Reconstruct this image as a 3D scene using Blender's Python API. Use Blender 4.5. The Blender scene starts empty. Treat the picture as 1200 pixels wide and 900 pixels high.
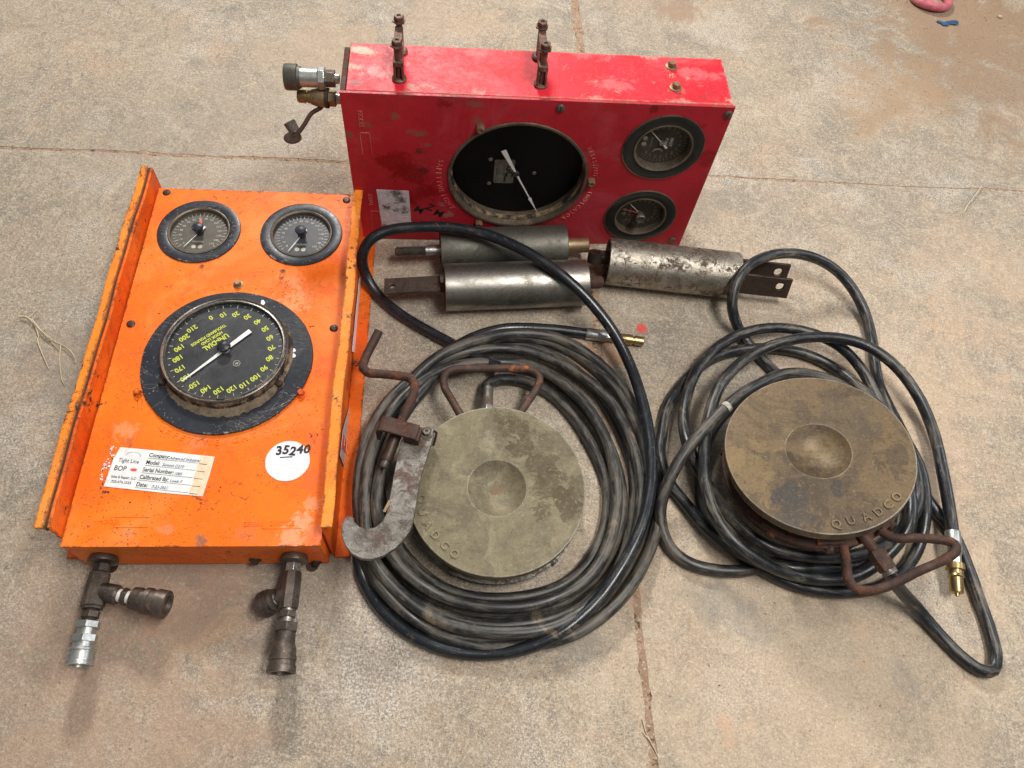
import bpy, bmesh, math, random
from mathutils import Vector, Matrix
random.seed(7)
sc = bpy.context.scene
C = sc.collection
PI = math.pi
R = math.radians

# ---------------------------------------------------------------- camera, light, exposure
CAM_H, FPX, TILT, ROLL = 1.25, 879.63, 0.5252, 0.1533
FW = Vector((0, math.sin(TILT), -math.cos(TILT)))
_u0 = Vector((0, math.cos(TILT), math.sin(TILT))); _r0 = Vector((1, 0, 0))
RT = math.cos(ROLL)*_r0 + math.sin(ROLL)*_u0
UP = -math.sin(ROLL)*_r0 + math.cos(ROLL)*_u0
CP = Vector((0, 0, CAM_H))
cam = bpy.data.cameras.new('camera'); camo = bpy.data.objects.new('camera', cam); C.objects.link(camo)
cam.sensor_width = 36; cam.lens = 36*FPX/1200; cam.clip_start = .01; cam.clip_end = 100
camo.matrix_world = Matrix(((RT.x, UP.x, -FW.x, 0), (RT.y, UP.y, -FW.y, 0), (RT.z, UP.z, -FW.z, CAM_H), (0, 0, 0, 1)))
sc.camera = camo
w = bpy.data.worlds.new('World'); sc.world = w; w.use_nodes = True
bg = w.node_tree.nodes['Background']; bg.inputs[0].default_value = (1.0, .97, .93, 1); bg.inputs[1].default_value = 1.0
wt = w.node_tree; wc = wt.nodes.new('ShaderNodeTexCoord'); wx = wt.nodes.new('ShaderNodeSeparateXYZ'); wr = wt.nodes.new('ShaderNodeValToRGB')
wt.links.new(wc.outputs['Generated'], wx.inputs[0]); wt.links.new(wx.outputs['Z'], wr.inputs[0]); wt.links.new(wr.outputs[0], bg.inputs[0])
wr.color_ramp.elements[0].position = 0; wr.color_ramp.elements[0].color = (.10, .095, .09, 1); wr.color_ramp.elements[1].position = .9; wr.color_ramp.elements[1].color = (.25, .24, .23, 1)      # dim shop walls, lighter roof

def lamp(name, loc, target, sx, sy, power, col):
    l = bpy.data.lights.new(name, 'AREA'); l.shape = 'RECTANGLE'; l.size = sx; l.size_y = sy; l.energy = power; l.color = col
    o = bpy.data.objects.new(name, l); C.objects.link(o); o.location = loc
    o.rotation_euler = (Vector(target)-Vector(loc)).to_track_quat('-Z', 'Y').to_euler(); return o
lamp('ceiling_lamp', (-1.0, 3.7, 2.6), (0, .6, 0), .7, .5, 128, (1, .96, .90))
lamp('ceiling_lamp', (1.0, .35, 3.0), (.45, .4, 0), 1.6, .5, 84, (1, .955, .89))
lamp('doorway_light', (3.2, 2.0, 1.9), (0, .7, 0), 1.4, 1.2, 26, (.90, .95, 1))
sc.view_settings.view_transform = 'Standard'; sc.view_settings.look = 'None'
sc.view_settings.exposure = .03; sc.view_settings.gamma = 1

# ---------------------------------------------------------------- picture measurement -> place in the world
def ray(px, py): return FW + RT*((px-600)/FPX) - UP*((py-450)/FPX)
def at(px, py, z=0.0):
    d = ray(px, py); return CP + d*((z-CAM_H)/d.z)
def loc(M, px, py, h=0.0):
    """photo measurement to the local coordinates of frame M on its plane z=h"""
    I = M.inverted(); o = I @ CP; d = I.to_3x3() @ ray(px, py); return o + d*((h-o.z)/d.z)
def pix(P):
    d = P-CP; z = d.dot(FW); return 600+FPX*d.dot(RT)/z, 450-FPX*d.dot(UP)/z

# ---------------------------------------------------------------- node helpers
class G:
    def __init__(s, name):
        s.m = bpy.data.materials.new(name); s.m.use_nodes = True; s.t = s.m.node_tree; s.N = s.t.nodes; s.L = s.t.links
        s.b = s.N['Principled BSDF']; s.out = s.N['Material Output']
        s.tc = s.N.new('ShaderNodeTexCoord'); s.obj = s.tc.outputs['Object']
        s.geo = s.N.new('ShaderNodeNewGeometry'); s.world = s.geo.outputs['Position']
    def put(s, sock, v):
        if hasattr(v, 'is_output'): s.L.new(v, sock)
        elif isinstance(v, (tuple, list)) and len(v) == 3 and sock.type == 'RGBA': sock.default_value = (*v, 1)
        else: sock.default_value = v
    def math(s, op, a, b=0.0, c=None, clamp=False):
        n = s.N.new('ShaderNodeMath'); n.operation = op; n.use_clamp = clamp
        s.put(n.inputs[0], a); s.put(n.inputs[1], b)
        if c is not None: s.put(n.inputs[2], c)
        return n.outputs[0]
    def vscale(s, v, xyz, rot=None):
        n = s.N.new('ShaderNodeMapping'); s.put(n.inputs['Vector'], v); n.inputs['Scale'].default_value = xyz
        if rot: n.inputs['Rotation'].default_value = rot
        return n.outputs[0]
    def noise(s, sc_, det=5, rough=.6, v=None, dist=0.0):
        n = s.N.new('ShaderNodeTexNoise'); s.put(n.inputs['Vector'], v or s.obj)
        n.inputs['Scale'].default_value = sc_; n.inputs['Detail'].default_value = det
        n.inputs['Roughness'].default_value = rough; n.inputs['Distortion'].default_value = dist; return n.outputs['Fac']
    def voro(s, sc_, v=None, feat='F1', out='Distance', rnd=1):
        n = s.N.new('ShaderNodeTexVoronoi'); n.feature = feat; s.put(n.inputs['Vector'], v or s.obj); n.inputs['Scale'].default_value = sc_
        n.inputs['Randomness'].default_value = rnd
        return n.outputs[out]
    def step(s, v, a, b, lo=0.0, hi=1.0):
        n = s.N.new('ShaderNodeMapRange'); s.put(n.inputs[0], v); n.inputs[1].default_value = a; n.inputs[2].default_value = b
        n.inputs[3].default_value = lo; n.inputs[4].default_value = hi; return n.outputs[0]
    def mix(s, f, a, b, mode='MIX'):
        n = s.N.new('ShaderNodeMix'); n.data_type = 'RGBA'; n.blend_type = mode; s.put(n.inputs[0], f); s.put(n.inputs[6], a); s.put(n.inputs[7], b); return n.outputs[2]
    def bump(s, h, strength=.3, dist=.001, normal=None):
        n = s.N.new('ShaderNodeBump'); s.put(n.inputs['Height'], h); n.inputs['Strength'].default_value = strength; n.inputs['Distance'].default_value = dist
        if normal: s.L.new(normal, n.inputs['Normal'])
        return n.outputs[0]
    def edge(s, rad=.003):
        n = s.N.new('ShaderNodeBevel'); n.samples = 4; n.inputs['Radius'].default_value = rad
        d = s.N.new('ShaderNodeVectorMath'); d.operation = 'DOT_PRODUCT'; s.L.new(n.outputs[0], d.inputs[0]); s.L.new(s.geo.outputs['Normal'], d.inputs[1])
        return s.step(d.outputs['Value'], .995, .86)
    def sep(s, v):
        n = s.N.new('ShaderNodeSeparateXYZ'); s.put(n.inputs[0], v); return n.outputs
    def blotch(s, c, P, d, r0, k, col, stretch=(1, 1, 1), soft=.35):
        n = s.N.new('ShaderNodeVectorMath'); n.operation = 'SUBTRACT'; s.L.new(P, n.inputs[0]); n.inputs[1].default_value = d
        m = s.N.new('ShaderNodeVectorMath'); m.operation = 'MULTIPLY'; s.L.new(n.outputs[0], m.inputs[0]); m.inputs[1].default_value = stretch
        l = s.N.new('ShaderNodeVectorMath'); l.operation = 'LENGTH'; s.L.new(m.outputs[0], l.inputs[0])
        if not hasattr(s, 'cache'): s.cache = {}
        want = .8/r0; key = min((5, 9, 16, 28, 50, 100), key=lambda q: abs(math.log(q/want)))
        if key not in s.cache: s.cache[key] = s.noise(key, 6, .74, P, 1.0)
        if 'fine' not in s.cache: s.cache['fine'] = s.step(s.noise(170, 3, .8, P), .36, .52, .55, 1)
        nz = s.cache[key]
        rr = s.math('ADD', l.outputs['Value'], s.math('MULTIPLY', s.math('SUBTRACT', nz, .5), r0*4.2))
        f = s.math('MULTIPLY', s.step(rr, r0*1.05, r0*soft, 0, k), s.cache['fine'])
        return s.mix(f, c, col)
    def fin(s, col=None, rough=None, metal=None, normal=None, spec=None):
        if col is not None: s.put(s.b.inputs['Base Color'], col)
        if rough is not None: s.put(s.b.inputs['Roughness'], rough)
        if metal is not None: s.put(s.b.inputs['Metallic'], metal)
        if spec is not None: s.put(s.b.inputs['Specular IOR Level'], spec)
        if normal is not None: s.L.new(normal, s.b.inputs['Normal'])
        return s.m

def mat_concrete():
    g = G('concrete'); P = g.world
    a = g.noise(1.6, 6, .6, P, .6); b = g.noise(5.5, 8, .65, P, .9)
    c = g.mix(g.step(a, .40, .60), (.41, .325, .235), (.335, .285, .225))
    c = g.mix(g.step(b, .50, .70, 0, .75), c, (.49, .34, .235))                 # reddish dust
    b3 = g.noise(3.7, 7, .7, P, 1.2)
    c = g.mix(g.step(b3, .50, .64, 0, .8), c, (.215, .20, .17))                 # grey worn patches
    t = g.noise(11, 8, .72, g.vscale(P, (1, 1.5, 1), (0, 0, .7)), 3.2)           # trowel swirl
    c = g.mix(g.step(t, .50, .60, 0, .65), c, (.52, .44, .335))
    t2 = g.noise(15, 8, .75, g.vscale(P, (1.5, 1, 1), (0, 0, 1.9)), 2.6)
    c = g.mix(g.step(t2, .51, .61, 0, .65), c, (.215, .19, .16))
    sw = g.noise(20, 3, .5, g.vscale(P, (1, 4.5, 1), (0, 0, .9)), 3.0)             # broom and drag marks
    k1 = g.math('MULTIPLY', g.step(g.math('ABSOLUTE', g.math('SUBTRACT', sw, .5)), .018, .006), g.step(g.noise(4.5, 4, .6, P), .50, .60))
    c = g.mix(g.math('MULTIPLY', k1, .55), c, (.64, .57, .47))
    sw2 = g.noise(16, 3, .5, g.vscale(P, (5, 1, 1), (0, 0, .5)), 2.2)
    k2 = g.math('MULTIPLY', g.step(g.math('ABSOLUTE', g.math('SUBTRACT', sw2, .48)), .014, .005), g.step(g.noise(5.5, 4, .6, g.vscale(P, (1, 1, 1), (0, 0, 1))), .50, .60))
    c = g.mix(g.math('MULTIPLY', k2, .5), c, (.17, .14, .115))
    f = g.noise(150, 5, .8, P)
    c = g.mix(g.step(f, .52, .62, 0, .6), c, (.70, .625, .52))
    f2 = g.noise(190, 4, .8, P, .4)
    c = g.mix(g.step(f2, .54, .63, 0, .72), c, (.17, .135, .10))
    w1 = g.math('MULTIPLY', g.step(g.noise(6, 5, .6, g.vscale(P, (1, 1, 1), (0, 0, 2))), .53, .62), g.step(g.noise(330, 3, .7, P), .52, .6))
    c = g.mix(g.math('MULTIPLY', w1, .6), c, (.78, .75, .72))
    for (x, y, r0) in ((430, 790, .13), (450, 700, .07), (330, 730, .07), (1000, 640, .06), (200, 540, .05)):
        c = g.mix(g.math('MULTIPLY', g.step(g.noise(240, 4, .8, P), .50, .56), g.blotch((0, 0, 0), P, at(x, y, 0), r0, .75, (1, 1, 1), soft=.2)), c, (.80, .77, .76))
    f3 = g.noise(310, 2, .8, P); f4 = g.noise(340, 2, .8, g.vscale(P, (1, 1, 1), (0, 0, 1)))
    c = g.mix(g.step(f3, .56, .64, 0, .55), c, (.74, .66, .56)); c = g.mix(g.step(f4, .57, .65, 0, .65), c, (.13, .105, .08))                   # pale lime flecks
    s = g.step(g.voro(34, P), .035, .02); s = g.math('MULTIPLY', s, g.step(g.noise(9, 2, .5, P), .5, .56))
    c = g.mix(s, c, (.09, .065, .05))
    # red paint mark sprayed on the slab
    d = at(752, 385, 0); n = g.N.new('ShaderNodeVectorMath'); n.operation = 'DISTANCE'; g.L.new(P, n.inputs[0]); n.inputs[1].default_value = d
    rr = g.math('ADD', n.outputs['Value'], g.math('MULTIPLY', g.math('SUBTRACT', g.noise(120, 5, .8, P), .5), .018))
    c = g.mix(g.step(rr, .013, .009, 0, .9), c, (.75, .09, .075))
    # rust tinted stains near the joints, brown earth at the far right, paler and greyer patches, shade painted beside the panels
    for (x, y, r0, k, col) in ((700, 420, .06, .8, (.42, .22, .12)), (850, 845, .016, .6, (.60, .34, .21)), (856, 868, .014, .6, (.58, .34, .23)), (880, 852, .010, .5, (.60, .34, .21)), (742, 700, .025, .7, (.46, .27, .17)), (1010, 775, .016, .45, (.56, .36, .23)), (1010, 742, .02, .4, (.58, .37, .24)),
                        (1190, 70, .42, .75, (.30, .20, .125)), (1120, 20, .30, .7, (.33, .22, .14)), (1040, 110, .16, .5, (.44, .30, .19)), (793, 12, .07, .8, (.34, .23, .16)), (230, 720, .10, .6, (.56, .35, .22)), (60, 800, .35, .4, (.42, .29, .21)), (160, 860, .25, .4, (.46, .30, .21)),
                        (960, 760, .40, .4, (.64, .50, .36)), (1050, 480, .25, .35, (.64, .45, .31)), (830, 705, .06, .5, (.27, .25, .22)), (895, 735, .04, .4, (.27, .25, .22)), (1060, 800, .03, .4, (.28, .26, .23)), (680, 745, .05, .5, (.24, .235, .22)), (300, 680, .16, .45, (.22, .18, .15)), (110, 400, .16, .5, (.24, .21, .18)), (820, 240, .08, .5, (.24, .22, .19)),  # dark spots beside the panels paint their shade into the slab
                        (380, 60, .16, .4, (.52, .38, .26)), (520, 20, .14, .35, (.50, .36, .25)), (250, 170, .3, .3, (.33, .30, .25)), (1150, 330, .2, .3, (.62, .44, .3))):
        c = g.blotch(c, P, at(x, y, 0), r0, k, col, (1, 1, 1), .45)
    h = g.math('ADD', g.math('MULTIPLY', g.math('ADD', f, f2), .75), g.math('ADD', g.math('MULTIPLY', t, .35), g.math('MULTIPLY', t2, .3)))
    h = g.math('SUBTRACT', h, g.math('MULTIPLY', s, 1.2))
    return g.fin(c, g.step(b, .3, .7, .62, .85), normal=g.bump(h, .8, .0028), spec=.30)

def mat_dirt():
    g = G('joint_dirt'); P = g.world
    c = g.mix(g.step(g.noise(30, 6, .7, P), .4, .6), (.36, .235, .155), (.46, .32, .22))
    c = g.mix(g.step(g.noise(160, 4, .8, P), .55, .62), c, (.66, .54, .42))
    c = g.mix(g.step(g.noise(70, 4, .8, P), .56, .62), c, (.12, .075, .05))
    return g.fin(c, .95, normal=g.bump(g.noise(90, 6, .8, P), 1, .006))

def mat_paint(name, base, base2, faded, chip, prime, chipamt=.0, edgew=1.0, gloss=.42, soot=.0, patches=(), fade=.62, grime=.55, pstretch=(1, 1, 1)):
    """old enamel over steel: faded areas, rusty chips that gather on the edges, runs and scratches"""
    g = G(name); P = g.world
    c = g.mix(g.step(g.noise(7, 5, .6, P, .4), .40, .62), base, base2)
    c = g.mix(g.step(g.noise(5, 7, .7, P, 1.2), .50, .72, 0, fade), c, faded)
    fine = g.noise(95, 5, .75, P)
    c = g.mix(g.step(fine, .57, .75, 0, .3), c, faded)
    if soot:
        so = g.math('MULTIPLY', g.step(g.noise(16, 8, .8, P, .6), .50, .64), g.step(fine, .35, .6))
        c = g.mix(g.math('MULTIPLY', so, soot), c, (.17, .045, .02))
    for (d, r0, k, col) in patches:
        c = g.blotch(c, P, d, r0, k, col, pstretch, .62)
    # hairline scratches
    sv = g.noise(30, 3, .5, g.vscale(P, (1, 12, 5), (0, 0, .6)), .3)
    scr = g.math('MULTIPLY', g.step(g.math('ABSOLUTE', g.math('SUBTRACT', sv, .5)), .008, .003), g.step(g.noise(11, 3, .5, P), .52, .58))
    sv2 = g.noise(13, 4, .55, P, 1.5)                                       # curved gouges
    scr2 = g.math('MULTIPLY', g.step(g.math('ABSOLUTE', g.math('SUBTRACT', sv2, .52)), .0045, .0015), g.step(g.noise(8, 3, .5, g.vscale(P, (1, 1, 1), (0, 0, 1))), .52, .58))
    scr = g.math('MAXIMUM', scr, scr2)
    c = g.mix(g.math('MULTIPLY', scr, .7), c, chip)
    gr = g.math('MULTIPLY', g.step(g.noise(12, 8, .75, g.vscale(P, (1, .6, 1)), 1.4), .50, .66), g.step(g.noise(140, 3, .8, P), .38, .60))
    c = g.mix(g.math('MULTIPLY', gr, grime), c, tuple(x*.30+.02 for x in base))
    cn = g.noise(60, 7, .75, P, .3); big = g.noise(9, 5, .7, P)
    e = g.edge(.0065)
    v = g.math('ADD', g.math('ADD', cn, g.math('MULTIPLY', e, .26*edgew)), g.math('MULTIPLY', g.math('SUBTRACT', big, .5), .55))
    v = g.math('ADD', v, chipamt)
    m = g.step(v, .655, .668); halo = g.step(v, .632, .655)
    c = g.mix(g.math('MULTIPLY', halo, .7), c, prime)
    rc = g.mix(g.step(fine, .4, .6), chip, tuple(x*2.4 for x in chip))
    c = g.mix(m, c, rc)
    dots = g.math('MULTIPLY', g.step(g.voro(150, P), .20, .12), g.step(g.noise(13, 4, .6, P), .50, .57))
    c = g.mix(g.math('MULTIPLY', dots, .75), c, chip)
    h = g.math('SUBTRACT', g.math('MULTIPLY', g.noise(22, 4, .6, P), .8), g.math('MULTIPLY', m, .5))
    h = g.math('SUBTRACT', h, g.math('MULTIPLY', scr, .5))
    r = g.math('ADD', g.step(fine, .3, .7, gloss, gloss+.2), g.math('MULTIPLY', m, .4), clamp=True)
    return g.fin(c, r, normal=g.bump(h, .35, .0012), spec=.32)

def mat_metal(name, base, dark, rust=(.16, .06, .03), rustamt=.0, rough=.35, metal=.9, pit=.4, grain=None, s=1.0):
    g = G(name); P = g.world
    a = g.noise(22*s, 6, .7, P, .6); f = g.noise(170*s, 4, .75, P)
    c = g.mix(g.step(a, .38, .64), base, dark)
    c = g.mix(g.step(f, .56, .7, 0, .6), c, tuple(x*.35 for x in dark))
    v = g.math('ADD', g.math('ADD', g.noise(38*s, 7, .75, P, .5), g.math('MULTIPLY', g.math('SUBTRACT', g.noise(9*s, 4, .6, P), .5), .5)), rustamt)
    m = g.step(v, .60, .68)
    rc = g.mix(g.step(f, .42, .64), rust, tuple(min(1, x*2.0) for x in rust))
    c = g.mix(g.step(g.noise(330*s, 3, .7, P), .58, .66, 0, .45), c, tuple(min(1, x*1.7) for x in base))
    c = g.mix(m, c, rc)
    mt = g.math('MULTIPLY', g.math('SUBTRACT', 1.0, m), metal)
    r = g.math('ADD', g.step(a, .3, .7, rough, rough+.18), g.math('MULTIPLY', m, .35), clamp=True)
    return g.fin(c, r, mt, g.bump(g.math('SUBTRACT', f, g.math('MULTIPLY', m, .5)), pit, .0009))

def mat_rubber(name, dust, dustcol=(.21, .185, .155), streak=.7, base=(.017, .019, .022), gloss=.30, after=None):
    g = G(name); P = g.world
    uv = g.tc.outputs['UV']
    a = g.noise(7, 6, .7, P, .7)
    st = g.noise(1.0, 8, .80, g.vscale(uv, (9, 14, 1)), .4)          # scuffs run along the hose
    st2 = g.noise(1.0, 5, .75, g.vscale(uv, (13, 45, 1)), .1)
    v = g.math('ADD', g.math('MULTIPLY', st, streak), g.math('MULTIPLY', a, 1-streak))
    v = g.math('ADD', v, dust)
    if after is not None: v = g.math('ADD', v, g.step(g.sep(uv)[1], after, after+.25, 0, .12))
    c = g.mix(g.step(v, .49, .57, 0, .9), base, dustcol)
    c = g.mix(g.step(st2, .58, .70, 0, .55), c, tuple(x*1.5 for x in dustcol))
    c = g.mix(g.step(g.math('ADD', g.noise(24, 6, .75, P), g.math('MULTIPLY', dust, .5)), .56, .66, 0, .5), c, base)
    tip = g.math('MULTIPLY', g.step(g.noise(11, 5, .7, P, .4), .62, .7), .5)
    c = g.mix(tip, c, (.30, .22, .14))
    return g.fin(c, g.step(v, .40, .66, gloss, .72), normal=g.bump(g.math('ADD', st2, g.noise(140, 3, .6, P)), .25, .0006), spec=.55)

def mat_sensor(name, c1, c2, c3, patch, ed=1.0, dkm=.2):
    g = G(name); P = g.world
    a = g.noise(9, 7, .7, P, .8); b = g.noise(26, 7, .75, P, .5); f = g.noise(210, 4, .8, P)
    c = g.mix(g.step(a, .44, .56), c1, c2)
    c = g.mix(g.step(b, .50, .62, 0, .8), c, c3)
    for (x, y, z, r0, k, col) in patch:
        c = g.blotch(c, P, at(x, y, z), r0, k, col, soft=.82 if k != .61 else .1)
    c = g.mix(g.step(g.noise(13, 8, .72, P, 1.6), .57, .63, 0, dkm), c, tuple(x*.5 for x in c2))
    c = g.mix(g.step(g.noise(17, 8, .75, g.vscale(P, (1, 1, 1), (0, 0, 1)), 1.2), .56, .62, 0, .4), c, tuple(min(1, x*1.5) for x in c3))
    c = g.mix(g.step(f, .54, .64, 0, .5), c, tuple(x*.38 for x in c2))
    c = g.mix(g.step(g.noise(160, 4, .8, P, .5), .57, .66, 0, .5), c, tuple(min(1, x*1.9) for x in c1))
    scn = g.noise(26, 3, .5, g.vscale(P, (1, 9, 4), (0, 0, -.5)), .5)
    scr = g.math('MULTIPLY', g.step(g.math('ABSOLUTE', g.math('SUBTRACT', scn, .5)), .006, .002), g.step(g.noise(15, 3, .5, P), .52, .58))
    c = g.mix(g.math('MULTIPLY', scr, .6), c, tuple(min(1, x*2.2) for x in c1))
    e = g.edge(.0026)
    c = g.mix(g.math('MULTIPLY', g.math('MULTIPLY', e, ed), g.step(b, .36, .5)), c, (.62, .58, .50))
    return g.fin(c, g.step(a, .3, .7, .45, .62), .25, g.bump(g.math('ADD', f, g.math('MULTIPLY', b, 1.4)), .42, .0010))

def mat_plain(name, col, rough=.5, metal=0.0, var=.25, s=60, spec=.5, dirt=None, dk=.0, patches=()):
    g = G(name); P = g.world
    a = g.noise(s, 6, .7, P)
    c = g.mix(g.step(a, .4, .65), col, tuple(x*(1-var) for x in col))
    if dirt: c = g.mix(g.step(g.noise(s*.4, 7, .8, P, .5), .56-dk, .68-dk, 0, .9), c, dirt)
    for (d, r0, k, cl) in patches: c = g.blotch(c, P, d, r0, k, cl)
    return g.fin(c, rough, metal, g.bump(a, .15, .0006), spec)

M = {}
M['concrete'] = mat_concrete(); M['dirt'] = mat_dirt()
RMX = Matrix.Translation((-.0345, 1.1427, 0)) @ Matrix.Rotation(.1691, 4, 'Z'); RFX = RMX @ Matrix(((1, 0, 0, 0), (0, 0, -1, -.0652), (0, 1, 0, 0), (0, 0, 0, 1)))
OFX = Matrix.Translation((-.5024, .6579, .1012)) @ Matrix.Rotation(.1613, 4, 'Z')
def rp(px, py): return RFX @ loc(RFX, px, py, 0)
def lp(px, py): return at(px, py, .3737)
def op(px, py): return at(px, py, .1012)
OILY = (.22, .0, .001); MUD = (.17, .10, .065)
red_p = [(rp(x, y), r, k, c) for x, y, r, k, c in ((462, 190, .040, .9, OILY), (485, 205, .042, .9, OILY), (500, 225, .035, .8, OILY), (478, 232, .03, .8, OILY), (830, 185, .03, .6, OILY), (768, 128, .014, .9, OILY), (520, 122, .016, .8, OILY), (815, 150, .016, .6, OILY),
    (492, 178, .012, .9, (.09, .02, .016)), (495, 200, .010, .8, (.07, .012, .01)), (463, 136, .012, .85, MUD), (492, 156, .014, .85, MUD), (480, 155, .008, .7, MUD), (557, 122, .012, .85, MUD), (560, 142, .011, .8, MUD), (427, 145, .013, .6, MUD), (408, 158, .010, .8, MUD), (500, 170, .009, .7, MUD), (525, 252, .013, .7, (.36, .20, .18)), (518, 240, .010, .6, (.30, .14, .12)), (650, 260, .02, .25, (.50, .10, .10)), (722, 186, .01, .4, (.3, .1, .08)), (700, 250, .03, .3, (.55, .04, .06)))]
lid_p = [(lp(x, y), r, k, c) for x, y, r, k, c in ((424, 60, .022, .85, (.66, .46, .33)), (414, 78, .016, .7, (.66, .42, .32)), (418, 97, .010, .85, (.20, .14, .12)), (484, 102, .013, .8, (.34, .22, .17)), (500, 101, .010, .6, (.38, .26, .2)), (440, 85, .020, .45, (.90, .42, .40)), (600, 85, .028, .8, (.62, .004, .016)), (540, 75, .05, .4, (.66, .006, .02)), (450, 62, .015, .7, (.50, .004, .012)),
    (720, 100, .030, .30, (.88, .32, .32)), (690, 62, .03, .25, (.88, .34, .34)), (820, 88, .030, .30, (.88, .32, .33)), (560, 62, .02, .25, (.88, .3, .3)), (760, 66, .015, .5, (.70, .42, .34)), (560, 108, .012, .5, (.6, .36, .28)), (700, 116, .012, .5, (.66, .4, .3)), (860, 118, .012, .7, (.6, .4, .3)), (800, 120, .016, .5, (.8, .5, .4)), (787, 80, .012, .5, (.5, .2, .12)), (792, 106, .012, .5, (.5, .2, .12)))]
ora_p = [(op(x, y), r, k, c) for x, y, r, k, c in ((355, 612, .018, .7, (.90, .42, .26)), (368, 590, .014, .6, (.88, .36, .2)), (340, 630, .02, .6, (.92, .45, .28)), (372, 625, .02, .6, (.80, .25, .14)), (390, 300, .02, .6, (.80, .10, .008)), (385, 340, .016, .6, (.80, .10, .008)), (378, 430, .02, .5, (.78, .10, .01)), (372, 520, .02, .6, (.76, .12, .03)), (365, 560, .02, .5, (.74, .12, .04)),
    (348, 352, .03, .5, (.95, .42, .20)), (345, 330, .02, .4, (.95, .42, .20)), (236, 313, .005, .9, (.06, .03, .02)), (331, 318, .006, .95, (.05, .035, .02)), (330, 326, .004, .95, (.05, .035, .02)), (150, 517, .012, .5, (.45, .14, .05)), (128, 560, .010, .8, (.66, .06, .02)), (125, 545, .008, .7, (.75, .1, .05)), (148, 505, .02, .4, (.92, .42, .24)), (230, 516, .02, .35, (.80, .28, .14)), (150, 625, .012, .5, (.45, .25, .14)), (195, 620, .012, .4, (.5, .3, .2)), (235, 634, .010, .8, (.15, .12, .1)), (290, 625, .02, .35, (.5, .2, .1)))]
M['orange'] = mat_paint('orange_enamel', (.88, .145, .004), (.93, .185, .006), (.92, .30, .075), (.035, .016, .01), (.50, .10, .025), -.005, .55, patches=ora_p)
M['orange_plain'] = mat_paint('orange_enamel_plain', (.86, .155, .008), (.92, .195, .010), (.92, .30, .075), (.035, .016, .01), (.50, .10, .025), -.10, .0)
M['orange_edge'] = mat_paint('worn_orange_enamel', (.74, .095, .006), (.84, .17, .010), (.88, .27, .05), (.03, .016, .011), (.42, .09, .02), .015, .55, .42, soot=.75)
M['orange_lip'] = mat_paint('chipped_orange_enamel', (.84, .22, .014), (.90, .28, .025), (.92, .40, .10), (.045, .035, .03), (.55, .13, .03), .045, .55, .45)
M['red'] = mat_paint('shaded_red_enamel', (.40, .010, .022), (.46, .018, .034), (.50, .07, .095), (.10, .065, .045), (.38, .03, .03), -.03, .5, .38, patches=red_p, fade=.8, pstretch=(1, 1, 1.5))  # base darker than the lid: shade of the upright face put into the paint
M['red_plain'] = mat_paint('red_enamel_plain', (.50, .06, .07), (.55, .12, .11), (.66, .40, .32), (.10, .065, .045), (.38, .03, .03), -.04, .3, .34, fade=1)
M['red_lid'] = mat_paint('top_lit_faded_red_enamel', (.66, .008, .022), (.71, .018, .038), (.80, .16, .17), (.22, .15, .11), (.80, .40, .34), -.025, .8, .42, patches=lid_p, pstretch=(.75, 1.6, 1))  # faded paint, its base also brighter as overhead light put into the colour
M['red_edge'] = mat_paint('rubbed_red_enamel', (.60, .10, .09), (.55, .25, .20), (.74, .58, .46), (.22, .13, .09), (.55, .30, .22), .01, .3, .5)
M['black'] = mat_paint('black_enamel', (.016, .019, .027), (.024, .030, .042), (.055, .058, .064), (.30, .27, .24), (.02, .02, .02), -.09, .5, .26)
M['black_flat'] = mat_plain('flat_black', (.012, .012, .013), .55, 0, .4, 90)
M['dusty_black'] = mat_plain('dusty_black', (.022, .020, .018), .55, 0, .3, 60, dirt=(.30, .21, .13), dk=.09)
M['black_ring'] = mat_plain('grimy_black_ring', (.012, .015, .014), .34, 0, .3, 60, dirt=(.045, .040, .028))
M['dial_black'] = mat_plain('dial_black', (.032, .035, .042), .42, 0, .5, 40, dirt=(.065, .066, .072), dk=.06)
M['dial_worn'] = mat_plain('worn_dial', (.095, .085, .068), .5, 0, .35, 70, dirt=(.06, .055, .05))
M['dial_navy'] = mat_plain('navy_dial', (.045, .050, .060), .5, 0, .3, 70, dirt=(.10, .10, .10))
M['dial_brown'] = mat_plain('browned_dial', (.045, .037, .026), .5, 0, .4, 70, dirt=(.085, .075, .06))
M['dial_void'] = mat_plain('bare_black_dial', (.0035, .0035, .004), .5, 0, .5, 50, spec=.25)
M['steel'] = mat_metal('worn_steel', (.50, .48, .44), (.24, .22, .19), rustamt=-.12, rough=.30)
M['steel_bright'] = mat_metal('bright_steel_tube', (.36, .345, .32), (.19, .175, .15), (.10, .07, .045), -.09, .30, .92, .3)
M['steel_dull'] = mat_metal('dull_steel_tube', (.135, .13, .11), (.085, .08, .068), (.11, .08, .045), -.04, .45, .65, .4)
M['steel_pitted'] = mat_metal('pitted_steel_tube', (.46, .43, .37), (.24, .21, .17), (.075, .045, .030), .068, .32, .9, .8, s=2.2)
M['iron'] = mat_metal('dark_iron', (.10, .07, .055), (.055, .040, .033), (.09, .045, .03), -.02, .42, .7, .5)
M['iron_grey'] = mat_metal('grey_iron', (.21, .20, .18), (.09, .08, .07), (.075, .052, .038), .10, .42, .8, .7, s=1.2)
M['iron_fit'] = mat_metal('black_oxide', (.17, .14, .12), (.075, .06, .05), (.13, .075, .05), -.02, .36, .75, .35)
M['rust'] = mat_metal('rusty_iron', (.085, .045, .034), (.045, .026, .021), (.085, .034, .020), .08, .6, .4, .8)
M['rust_orange'] = mat_metal('flaking_rust', (.10, .06, .048), (.06, .038, .03), (.22, .075, .03), .04, .55, .4, .7)
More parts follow.
